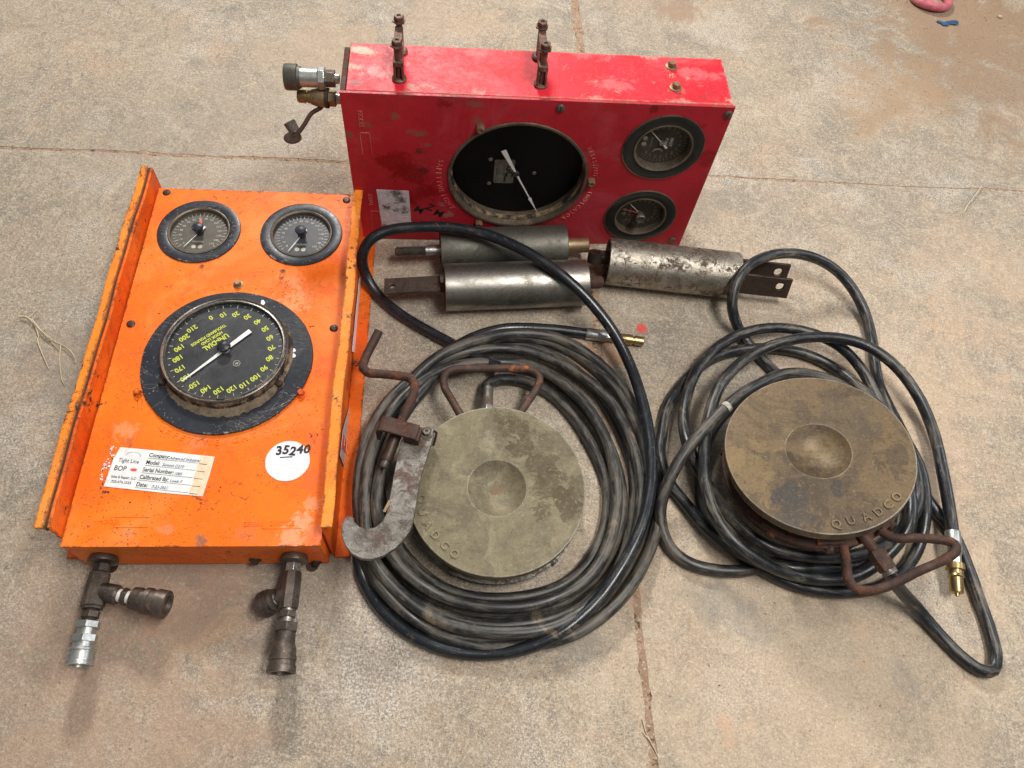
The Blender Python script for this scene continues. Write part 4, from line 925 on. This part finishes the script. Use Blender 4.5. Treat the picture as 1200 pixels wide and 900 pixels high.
# pitted right hand one with a clevis
o, Mx, L = cyl('steel_cylinder', 'pitted steel cylinder with a forked clevis, lying right of the other two', (711, 306), (862, 323), .048, 0)
tube_body(o, L, .048, 'steel_pitted')
AX = Matrix(((0, 0, 1, 0), (0, 1, 0, 0), (-1, 0, 0, .048), (0, 0, 0, 1)))
MB().lathe([(.006, .014), (.040, .016), (.040, .020)], AX, 32).build('end_disc', 'black_flat', o)  # black disc stands in for the shade inside the open end
b = MB(); b.lathe([(.0070, -.011), (.0165, -.011), (.0165, .011), (.0070, .011)], Matrix.Translation((-.024, .004, .052)) @ Matrix.Rotation(-.5, 4, 'X'), 28, closed=True); b.box(-.014, .02, -.006, .014, .044, .064); b.build('eye_lug', 'iron', o)
MB().lathe([(.012, L-.02), (.012, L+.024)], AX, 18).build('clevis_neck', 'rust', o)
for yy, nm in ((-.018, 'fork_plate'), (.020, 'fork_plate')):
    b = plate_hole(L+.004, L+.112, -.022, .022, L+.090, .003, .0085, .007)
    b.build(nm, 'iron', o, T=Matrix.Translation((0, yy, .048)) @ Matrix.Translation((L, 0, 0)) @ Matrix.Rotation(.0, 4, 'Z') @ Matrix.Translation((-L, 0, 0)) @ Matrix.Rotation(PI/2-.42, 4, 'X'), bevel=.0008)
MB().box(L+.004, L+.014, -.020, .022, .036, .062).build('fork_bridge', 'rust', o, bevel=.001)

# ---------------------------------------------------------------- load sensors
def sensor(label, cpx, zc, nrm, r, mat, dish_r, dish_d, letters, lsize, side_mat):
    c = at(*cpx, zc); nv = Vector((nrm[0], nrm[1], 1)).normalized(); X = Vector((1, 0, 0)); X = (X-nv*X.dot(nv)).normalized(); Y = nv.cross(X)
    Rm = Matrix(((X.x, Y.x, nv.x, 0), (X.y, Y.y, nv.y, 0), (X.z, Y.z, nv.z, 0), (0, 0, 0, 1)))
    base = c-nv*.085
    root, Mx = thing('load_sensor', label, 'load sensor', base, 0, 'round load sensors', Rm)
    top = .085; prof = [(0, top-dish_d)]
    for k in range(1, 9): x = dish_r*k/8; prof.append((x, top-dish_d*(1-(k/8)**2)))
    prof += [(dish_r+.0012, top+.0002), (dish_r+.004, top), (r*.6, top+.0002), (r-.0015, top), (r-.0004, top-.0006), (r, top-.002), (r, top-.018), (r-.003, top-.020), (dish_r*1.35, top-.020), (dish_r*1.3, top-.034), (0, top-.034)]
    body = MB().lathe(prof[::-1], None, 128).build('pressure_plate', mat, root, angle=24)
    rb = r*.945
    MB().lathe([(rb-.012, .0), (rb, .004), (rb, .026), (rb+.008, .028), (rb+.008, .034), (rb-.004, .036), (rb-.002, .0645), (rb-.018, .0645), (rb-.018, .046), (0, .046)], None, 96).build('body', side_mat, root)
    b = MB()
    for ch, (px_, py_) in zip('QUADCO', letters):
        q = loc(Mx, px_, py_, top); a = math.atan2(q.y, q.x); b.text(ch, lsize, T3(q.x, q.y, top+.0006, a+PI/2), .0018, .0004)
    b.build('raised_letters', mat.replace('sensor', 'letters'), root)
    return root, Mx
def side_bolt(root, a, r, z, mat='rust', lug=True):
    T = Matrix.Rotation(a, 4, 'Z') @ Matrix.Translation((r, 0, z)) @ Matrix.Rotation(PI/2, 4, 'Y')
    b = MB(); 
    b.lathe([(.0085, -.004), (.0085, .009), (.007, .010), (0, .010)], T, 6); b.box(-.014, .014, -.020, .020, -.012, .0015, T); b.build('side_bolt', mat, root, bevel=.0015)
LS, LM = sensor('olive plated load sensor inside the large hose coil, bailed handle at its far side', (582.5, 571.5), .088, (.0011, -.0478), .1475, 'sensor_l', .049, .018,
    ((493.5, 585), (494.5, 600), (501, 615), (510, 627.5), (521, 639.5), (532.5, 649.5)), .0185, 'iron_grey')
RS_, RSM = sensor('brown plated load sensor tilted on top of the right-hand hose coil', (959, 528), .162, (-.232, .080), .1495, 'sensor_r', .052, .022,
    ((980, 615), (997, 611), (1015, 606.5), (1029.5, 600.5), (1041, 592.5), (1051, 583)), .019, 'rust')
def bent(root, Mx, pts, r, mat, h, name='handle', step=.004, seg=14):
    P = [loc(Mx, x, y, z if z is not None else h) for x, y, z in pts]
    return MB().tube(catmull(P, step), r, seg, .03).build(name, mat, root)
hl_ = bent(LS, LM, ((546, 500, .045), (540, 487, .047), (529, 468, .050), (520.5, 452, .053), (521.5, 439, .055), (531, 433, .056), (560, 432, .056), (600, 431.5, .056), (624, 434, .056), (632, 442, .055), (629, 455, .053), (617, 473, .050), (607, 488, .047), (602, 500, .045)), .0072, 'rust_orange', .05)
q = loc(LM, 573, 484, .05); q1 = loc(LM, 572, 455, .035)
fitting(LS, (q.x, q.y-.02, .050), (q1.x, q1.y, .034), [('hose_fitting', 'zinc', 6, [(0, .011), (.45, .011)]), ('hose_ferrule', 'iron_grey', 20, [(.44, .0095), (1, .0100)])])
for a in (100, 84, 250, 320, 20): side_bolt(LS, R(a), .1400, .030, 'iron_grey')
def rl(px_, py_, h): return loc(RSM, px_, py_, h)
hr_ = bent(RS_, RSM, ((1032, 622, .045), (1046, 630, .045), (1075, 630.5, .044), (1105, 633, .044), (1118, 637, .044), (1120, 645, .044), (1108, 655, .042), (1075, 670, .038), (1040, 687, .034), (1018, 692, .032), (1002, 689, .032), (994, 678, .034), (992, 662, .038), (990, 650, .042), (988, 640, .044)), .0074, 'rust', .04)
q = rl(1018, 636, .040); q1 = rl(1041, 668, .030)
fitting(RS_, q, q1, [('hose_fitting', 'rust', 12, [(-.4, .009), (.10, .009), (.12, .0085), (.3, .0085)]), ('hose_fitting', 'rust_orange', 6, [(.28, .0125), (.45, .0150), (.98, .0140), (1.0, .0120)]), ('hose_ferrule', 'iron_grey', 20, [(.98, .0115), (1.15, .0115)])])
for px_, py_ in ((975, 652), (903, 625), (1049, 618)):
    q = rl(px_, py_, .03); side_bolt(RS_, math.atan2(q.y, q.x), .1440, .028, 'rust_orange' if px_ == 975 else 'rust')
for a in (170, 100, 40): side_bolt(RS_, R(a), .1420, .028, 'rust')

# ---------------------------------------------------------------- hoses
HR = .0105
def hose_points(L, dz=0): return catmull([at(x, y, z+dz) for x, y, z in L], .010)
def hose(label, pts, mat, r=HR, group=None):
    P = catmull([at(x, y, z) for x, y, z in pts], .009)
    o = MB().tube(P, r, 16, .012).build('hydraulic_hose', mat, None, angle=60); tag(o, label, 'hose', group); return o, P
z1, z2, z3, z4 = .0108, .031, .051, .071
left = []
def loop(pts, zf):
    for i, (x, y) in enumerate(pts): left.append((x, y, zf[i] if isinstance(zf, (list, tuple)) else zf))
left += [(571, 462, .033), (571, 451, .022), (585, 445, .012), (612, 447, .011)]
loop([(650, 466), (688, 513), (712, 575), (701, 640), (662, 684), (590, 702), (523, 691), (470, 645), (446, 585), (453, 515), (488, 462), (535, 432), (590, 428)], z1)
loop([(642, 442), (690, 483), (722, 545), (728, 605), (705, 664), (660, 704), (590, 719), (520, 706), (464, 664), (438, 600), (438, 530), (462, 474)], [z1, z1, .015, .016, z1, z1, z1, z1, .022, .028, .030, .028])
loop([(495, 440), (537, 411), (590, 403), (650, 418), (700, 460), (737, 530), (742, 604), (721, 668), (672, 714), (595, 733), (520, 722), (458, 680), (424, 615), (424, 545), (443, 487)], [.022, .014, z1, z1, z1, .013, .014, z1, z1, z1, z1, .012, .013, .014, .016])
loop([(481, 447), (524, 412), (585, 396), (655, 405), (712, 446), (748, 505), (758, 575), (748, 634), (715, 690), (662, 731), (592, 748), (518, 742), (452, 698), (423, 640), (431, 570), (446, 505)], [.030, .034, .030, z1, z1, z1, z1, .012, .012, z1, z1, z1, .014, .030, .040, .046])
loop([(474, 456), (515, 417), (560, 399), (600, 391), (655, 397), (707, 430), (745, 480), (765, 545), (771, 605), (757, 655), (722, 708), (670, 744), (610, 757), (560, 757)], [.050, .052, .046, .034, .026, .016, z1, z1, .012, .022, .026, .022, .014, z1])
loop([(500, 735), (448, 688), (428, 640), (420, 590), (426, 530), (448, 480), (487, 441), (537, 415), (600, 409), (660, 427), (714, 470), (746, 540), (750, 600), (734, 655), (700, 702), (650, 734), (590, 742), (525, 731), (474, 700), (436, 652)], [.012, .032, .040, .048, .052, .054, .048, .036, .031, .031, .031, .031, .031, .031, .031, .031, .031, .031, .036, .052])
loop([(428, 590), (436, 530), (466, 472), (520, 433), (580, 425), (625, 430), (672, 460), (708, 510), (722, 570), (716, 630), (690, 676), (642, 704), (590, 712), (522, 700), (466, 660)], [.062, .066, .062, .046, .032, .031, .031, .031, .031, .031, .031, .031, .031, .031, .050])
left += [(442, 600, .066), (450, 540, .070), (476, 482, .064), (512, 440, .044)]
hoL, PL = hose('long dusty black hose coiled around the olive load sensor', left, 'hose_old')
topA = [(585, 430, .034), (556, 418, .030), (528, 402, .013), (500, 387, z1), (466, 366, z1), (440, 342, .014), (427, 318, .040), (425, 298, .075), (434, 281, .095), (456, 270, .104), (495, 266, .108), (530, 267, .110), (570, 275, .112), (615, 294, .112), (655, 320, .106), (690, 352, .085), (718, 388, .060), (740, 432, .042), (755, 480, .040), (763, 530, .044), (762, 575, .047), (751, 620, .048), (730, 662, .044), (700, 704, .036), (660, 739, .030), (620, 758, .020), (575, 766, z1), (530, 763, z1), (484, 745, z1), (448, 715, z1), (427, 680, .012), (420, 650, .022), (427, 600, .030), (440, 550, .034), (455, 505, .038), (480, 462, .040), (512, 425, .036), (545, 400, .024), (590, 385.5, .013), (645, 386, z1), (688, 391, z1)]
hoA, PA = hose('glossy black hose arching over the steel cylinders and around the coil to a brass end', topA, 'hose_new', .0108)
e0 = at(688, 391, .0108)
fitting(hoA, e0, at(754, 400.5, .0108), [('hose_ferrule', 'zinc', 10, [(-.02, .0118), (.0, .0128), (.30, .0128), (.36, .010)]), ('coupler_nut', 'zinc', 6, [(.35, .0095), (.48, .0095)]),
    ('coupler_body', 'brass', 24, [(.47, .0070), (.55, .0095), (.72, .0110), (.80, .0105)]), ('coupler_nose', 'brass', 24, [(.80, .0080), (.83, .0080), (.835, .0100), (.99, .0098), (1.0, .0085), (1.0, .005), (.96, .004)])])
# sleeve sits on the hose just before the ferrule
right = [(1041, 670, .100), (1047, 681, .085), (1060, 697, .050), (1075, 713, .022), (1101, 744, z1), (1128, 771, z1), (1150, 786, z1), (1163, 785, z1), (1166.5, 771, z1), (1160, 740, z1), (1148, 705, z1), (1135, 668, z1), (1119, 630, z1), (1100, 603, z1), (1082, 578, .012),
    (1062, 545, .012), (1046, 500, .013), (1027, 466, .022), (1009, 432, .033), (981, 404, .034), (937, 387, .034), (888, 386, .034), (845, 404, .032), (815, 437, .030), (801, 490, .034), (808, 526, .054), (830, 569, .050), (859, 609, .050), (900, 640, .052), (950, 652, .052), (1005, 650, .050), (1050, 628, .048), (1075, 590, .046), (1070, 540, .044), (1052, 497, .020),
    (1040, 474, .012), (1029, 448, .012), (1025, 425, .013), (1022, 400, .013), (1014, 368, .020), (1000, 340, .038), (981, 318, .055), (956, 303, .075), (928, 297, .088), (900, 300, .096), (877, 312, .096), (862, 333, .085), (858, 358, .060), (867, 388, .022), (890, 418, z1), (912, 440, z1),
    (935, 468, .012), (970, 500, .012), (1020, 540, .012), (1052, 585, .012), (1048, 630, .012), (1005, 660, .013), (965, 666, .032), (914, 664, .030), (870, 650, .028), (833, 624, .022), (804, 591, .014), (782, 561, .013), (773, 530, .013), (775, 514, .012), (783, 476, z1), (808, 441, z1), (844, 416, .012), (890, 408, .014), (937, 413, .014), (976, 430, .014), (1010, 457, .034), (1048, 498, .034),
    (1078, 550, .032), (1084, 604, .032), (1072, 650, .016), (1038, 684, z1), (995, 694, z1), (943, 689, z1), (907, 675, .012), (880, 660, z1), (850, 634, .014), (822, 590, .016), (822, 540, .018), (845, 490, .016), (890, 462, .014), (950, 470, .013), (1010, 500, .033), (1060, 560, .052), (1066, 610, .060), (1040, 650, .044), (1000, 676, .030), (950, 678, .030), (900, 662, .052), (856, 630, .066), (832, 590, .070), (825, 545, .074), (830, 492, .078), (846, 449, .070), (881, 416, .062), (925, 399, .060), (967, 395, .062), (1010, 403, .062), (1046, 426, .055), (1075, 463, .040), (1094, 507, .032), (1106, 560, .034), (1113, 600, .036), (1117, 628, .036)]
hoR, PR = hose('scuffed black hose tangled under the brown load sensor, one loop over the clevis', right, 'hose_mid', .0107)
fitting(hoR, at(1116.5, 624, .036), at(1121.5, 695, .030), [('hose_ferrule', 'zinc', 10, [(-.02, .0118), (.0, .0130), (.34, .0130), (.38, .0105)]), ('coupler_nut', 'zinc', 6, [(.37, .0110), (.54, .0110)]),
    ('coupler_body', 'brass', 12, [(.53, .0155), (.63, .0158), (.64, .0125), (.70, .0125)]), ('coupler_nose', 'brass', 24, [(.70, .0118), (.74, .0132), (.76, .0112), (.97, .0108), (1.0, .0095), (1.0, .004), (1.05, .003)])])
grey = [(1015, 475, .050), (990, 455, .055), (955, 440, .060), (920, 438, .068), (890, 450, .080), (868, 463, .090), (848, 480, .092), (826, 503, .086), (803, 530, .074), (784, 563, .054), (774, 595, .030), (777, 624, .014), (788, 645, z1), (808, 660, z1), (838, 668, z1), (870, 669, z1), (900, 662, .012), (935, 650, .013), (985, 640, .013), (1030, 610, .013), (1040, 560, .013)]
hoG, PG = hose('greyed hose end looping out left of the brown load sensor', grey, 'hose_old', .0107)
# printed band on the greyed hose
b = MB(); P = [at(x, y, z+.0008) for x, y, z in ((853, 475.7, .0930), (849, 479.2, .0925))]; b.rod(P[0], P[1], .0108, .0108, 16)
bo = b.build('hose_band', 'print_grey', hoG); 

# ---------------------------------------------------------------- hook wrench: cranked rod, bracket and flat steel hook
zH = .118
HK, HM = thing('hook_clamp', 'rusty cranked screw with flat steel hook, lying across the left of the hose coil', 'hook clamp', at(450, 560, zH), 0)
def hk(px_, py_, h=0.0): return loc(HM, px_, py_, h)
out = [(474, 499), (509, 503), (508, 512), (493, 560), (484, 612), (480, 623), (472, 634), (462.5, 643), (450, 651), (437, 655.5), (424, 655), (412, 649), (404, 639), (400, 627), (400.5, 615), (404, 607), (409, 604.5), (414.5, 606.5), (415, 611), (421, 617), (430, 620), (440, 617.5), (448, 611), (453, 601), (457, 580), (463, 548), (470, 515)]
b = MB(); pts = [tuple(hk(*p).xy) for p in out]
hook = b.prism(pts, -.009, .0, None).build('hook_plate', 'hook_steel', HK, bevel=.0011)
# brace stamped edge: pivot bolt, hex head, cotter
q = hk(500, 507.5, 0)
b = MB(); b.lathe([(.0105, 0), (.0105, .0015)], T3(q.x, q.y), 24); b.lathe([(.0075, .0015), (.0075, .0065), (.006, .0078), (.003, .0078), (.0028, .0055), (0, .0055)], T3(q.x, q.y, 0, .3), 6); b.build('pivot_bolt', 'iron_grey', HK)
b = MB(); b.tube([Vector((q.x+.012, q.y+.004, .004)), Vector((q.x+.016, q.y+.004, -.002)), Vector((q.x+.015, q.y-.004, -.010)), Vector((q.x+.013, q.y-.010, -.022))], .0022, 8); b.build('cotter_pin', 'iron', HK)
q = hk(454, 593, 0); MB().box(-.0022, .0022, -.011, .009, 0, .0022, T3(q.x, q.y, 0, -.25)).build('tab', 'brass_dull', HK)
# bracket: bent strap over the rod and onto the hook
def sweep_plate(pp, width_dir, w, th, name, mat, par):
    V = []; F = []; n = len(pp); wd = Vector(width_dir).normalized()*w/2
    for i, p in enumerate(pp):
        t = (pp[min(i+1, n-1)]-pp[max(i-1, 0)]).normalized(); nn = t.cross(wd).normalized()*th/2
        V += [p-wd-nn, p+wd-nn, p+wd+nn, p-wd+nn]
    for i in range(n-1):
        for j in range(4): F.append((i*4+j, i*4+(j+1) % 4, i*4+4+(j+1) % 4, i*4+4+j))
    F += [(0, 3, 2, 1), tuple(n*4-4+j for j in range(4))]; b = MB(); b.poly(V, F); return b.build(name, mat, par, bevel=.001)
a_ = hk(488, 507, .020); b_ = hk(452, 497, .024); d_ = (b_-a_).normalized()
pp = [a_-d_*.002+Vector((0, 0, 0)), a_.lerp(b_, .5), b_, b_+d_*.007+Vector((0, 0, -.004)), b_+d_*.011+Vector((0, 0, -.014)), b_+d_*.011+Vector((0, 0, -.040))]
wdir = Vector((-d_.y, d_.x, 0))
sweep_plate([Vector(p) for p in pp], wdir, .027, .006, 'bracket', 'rust', HK)
MB().box(-.0125, .0125, -.013, .013, -.002, .019, T3(a_.x-d_.x*-.006, a_.y, 0, math.atan2(d_.y, d_.x))).build('bracket_block', 'rust', HK, bevel=.001)
rodp = [hk(444, 388, .012), hk(437, 402, .006), hk(428, 420, -.002), hk(425.5, 430, -.004), hk(431, 436.5, -.003), hk(445, 438, .0), hk(468, 440.5, .002), hk(480, 443, .004), hk(485.5, 451, .006), hk(484, 463, .006), hk(477, 480, .004), hk(468, 500, .0)]
MB().tube(catmull(rodp, .003), .0078, 16, .02).build('crank_rod', 'rust', HK)
fitting(HK, hk(470, 494, .001), hk(449, 548, -.010), [('screw_shank', 'iron', 20, [(0, .0088), (.08, .0092), (.10, .0102), (.82, .0102), (.86, .0090)]), ('screw_tip', 'iron_grey', 16, [(.86, .0072), (.97, .0068), (1.0, .005)])])
g_ = []

# ---------------------------------------------------------------- floor litter
rg = []
cen = at(1092, -3, .014); 
b = MB(); P = []
for k in range(49):
    a = 2*PI*k/48; P.append(Vector((cen.x+.052*math.cos(a+.6), cen.y+.046*math.sin(a+.6), .012+.004*math.sin(a*2))))
V = []
b.tube(P, .0115, 12, .05)
tag(b.build('strap_ring', 'pink'), 'faded pink ring lying on the floor at the top right edge of the photo', 'ring')
q = at(1113, 26, .004)
bl = MB(); bl.prism([(-.026, -.012), (-.012, -.014), (-.002, -.006), (.016, -.010), (.028, -.002), (.027, .008), (.012, .009), (-.004, .006), (-.018, .002), (-.034, .010), (-.038, .004), (-.027, -.004)], 0, .005, T3(q.x, q.y, .0, .25))
tag(bl.build('plastic_scrap', 'blue', bevel=.0015), 'torn blue plastic scrap on the floor beside the pink ring', 'scrap')
q = at(1076, 2, .004); bl = MB(); bl.prism([(-.018, -.010), (.016, -.008), (.020, .012), (-.012, .014)], 0, .010, T3(q.x, q.y, 0, .3)); tag(bl.build('rubber_scrap', 'black_flat', bevel=.003), 'small black scrap against the left of the pink ring', 'scrap')
def twig(label, strands, mat='straw', name='dry_root'):
    b = MB()
    for r, pts in strands: b.tube(catmull([at(x, y, z) for x, y, z in pts], .004), lambda t, r=r: r*(1-.55*t), 6)
    tag(b.build(name, mat, angle=60), label, 'twig')
twig('dry branching root on the floor left of the orange panel', (
    (.0021, ((23, 371, .005), (31, 371.5, .007), (36, 375, .007), (41, 382, .005), (44, 390, .004), (45.5, 396, .003))),
    (.0013, ((44, 396, .003), (45, 403, .003), (51, 418, .003), (57, 432, .002))),
    (.0017, ((37, 374, .007), (44, 383, .008), (53, 392, .008), (66, 401, .006), (76, 406, .006), (84, 413, .007), (88, 420, .008))),
    (.0012, ((36, 371, .006), (41, 365, .010), (45, 361, .013))), (.0012, ((71, 404, .005), (70, 420, .004), (71, 436, .004), (73, 447, .003), (76, 451, .003))),
    (.0012, ((47, 389, .005), (58, 398, .004), (64, 405, .004), (70, 410, .003))), (.0008, ((38, 380, .004), (35, 385, .003), (38, 388, .003))), (.0008, ((55, 391, .006), (50, 394, .005), (48, 391, .005)))))
twig('dry straw stalk crossing the floor joint at the right', ((.0014, ((1150, 219, .004), (1143, 228, .006), (1134, 240, .003), (1128, 251, .002))), (.0010, ((1134, 240, .003), (1131, 247, .002), (1128, 254, .002))), (.0006, ((1124, 245, .002), (1115, 250, .002), (1108, 254, .002)))), name='straw_stalk')
twig('pale straw lying in the bottom floor joint', ((.0011, ((753, 843, .003), (757, 858, .003), (764, 872, .003), (772, 888, .002))), (.0009, ((753, 858, .003), (762, 868, .004), (769, 880, .002)))), name='straw_stalk')
q = at(1172, 19, .004); b = MB(); bmesh.ops.create_icosphere(b.bm, subdivisions=2, radius=.006, matrix=Matrix.Translation((q.x, q.y, .003)) @ Matrix.Diagonal((1.2, .9, .7, 1)))
for v in b.bm.verts: v.co += Vector((rn.uniform(-1, 1), rn.uniform(-1, 1), rn.uniform(-1, 1)))*.0008
tag(b.build('pebble', 'stone', angle=20), 'pale pebble right of the blue scrap', 'pebble')
b = MB()
for _ in range(2200):
    px_, py_ = rn.uniform(-10, 1210), rn.uniform(-10, 910); k = 1
    if rn.random() < .6: px_, py_ = rn.uniform(960, 1210), 170*rn.random()**1.5
    q = at(px_, py_, 0); r = rn.uniform(.0005, .0016)
    bmesh.ops.create_icosphere(b.bm, subdivisions=1, radius=r, matrix=Matrix.Translation((q.x, q.y, r*.3)) @ Matrix.Rotation(rn.uniform(0, 3), 4, 'Z') @ Matrix.Diagonal((rn.uniform(1, 2.2), 1, .6, 1)))
o = b.build('grit', 'dirt'); o['kind'] = 'stuff'
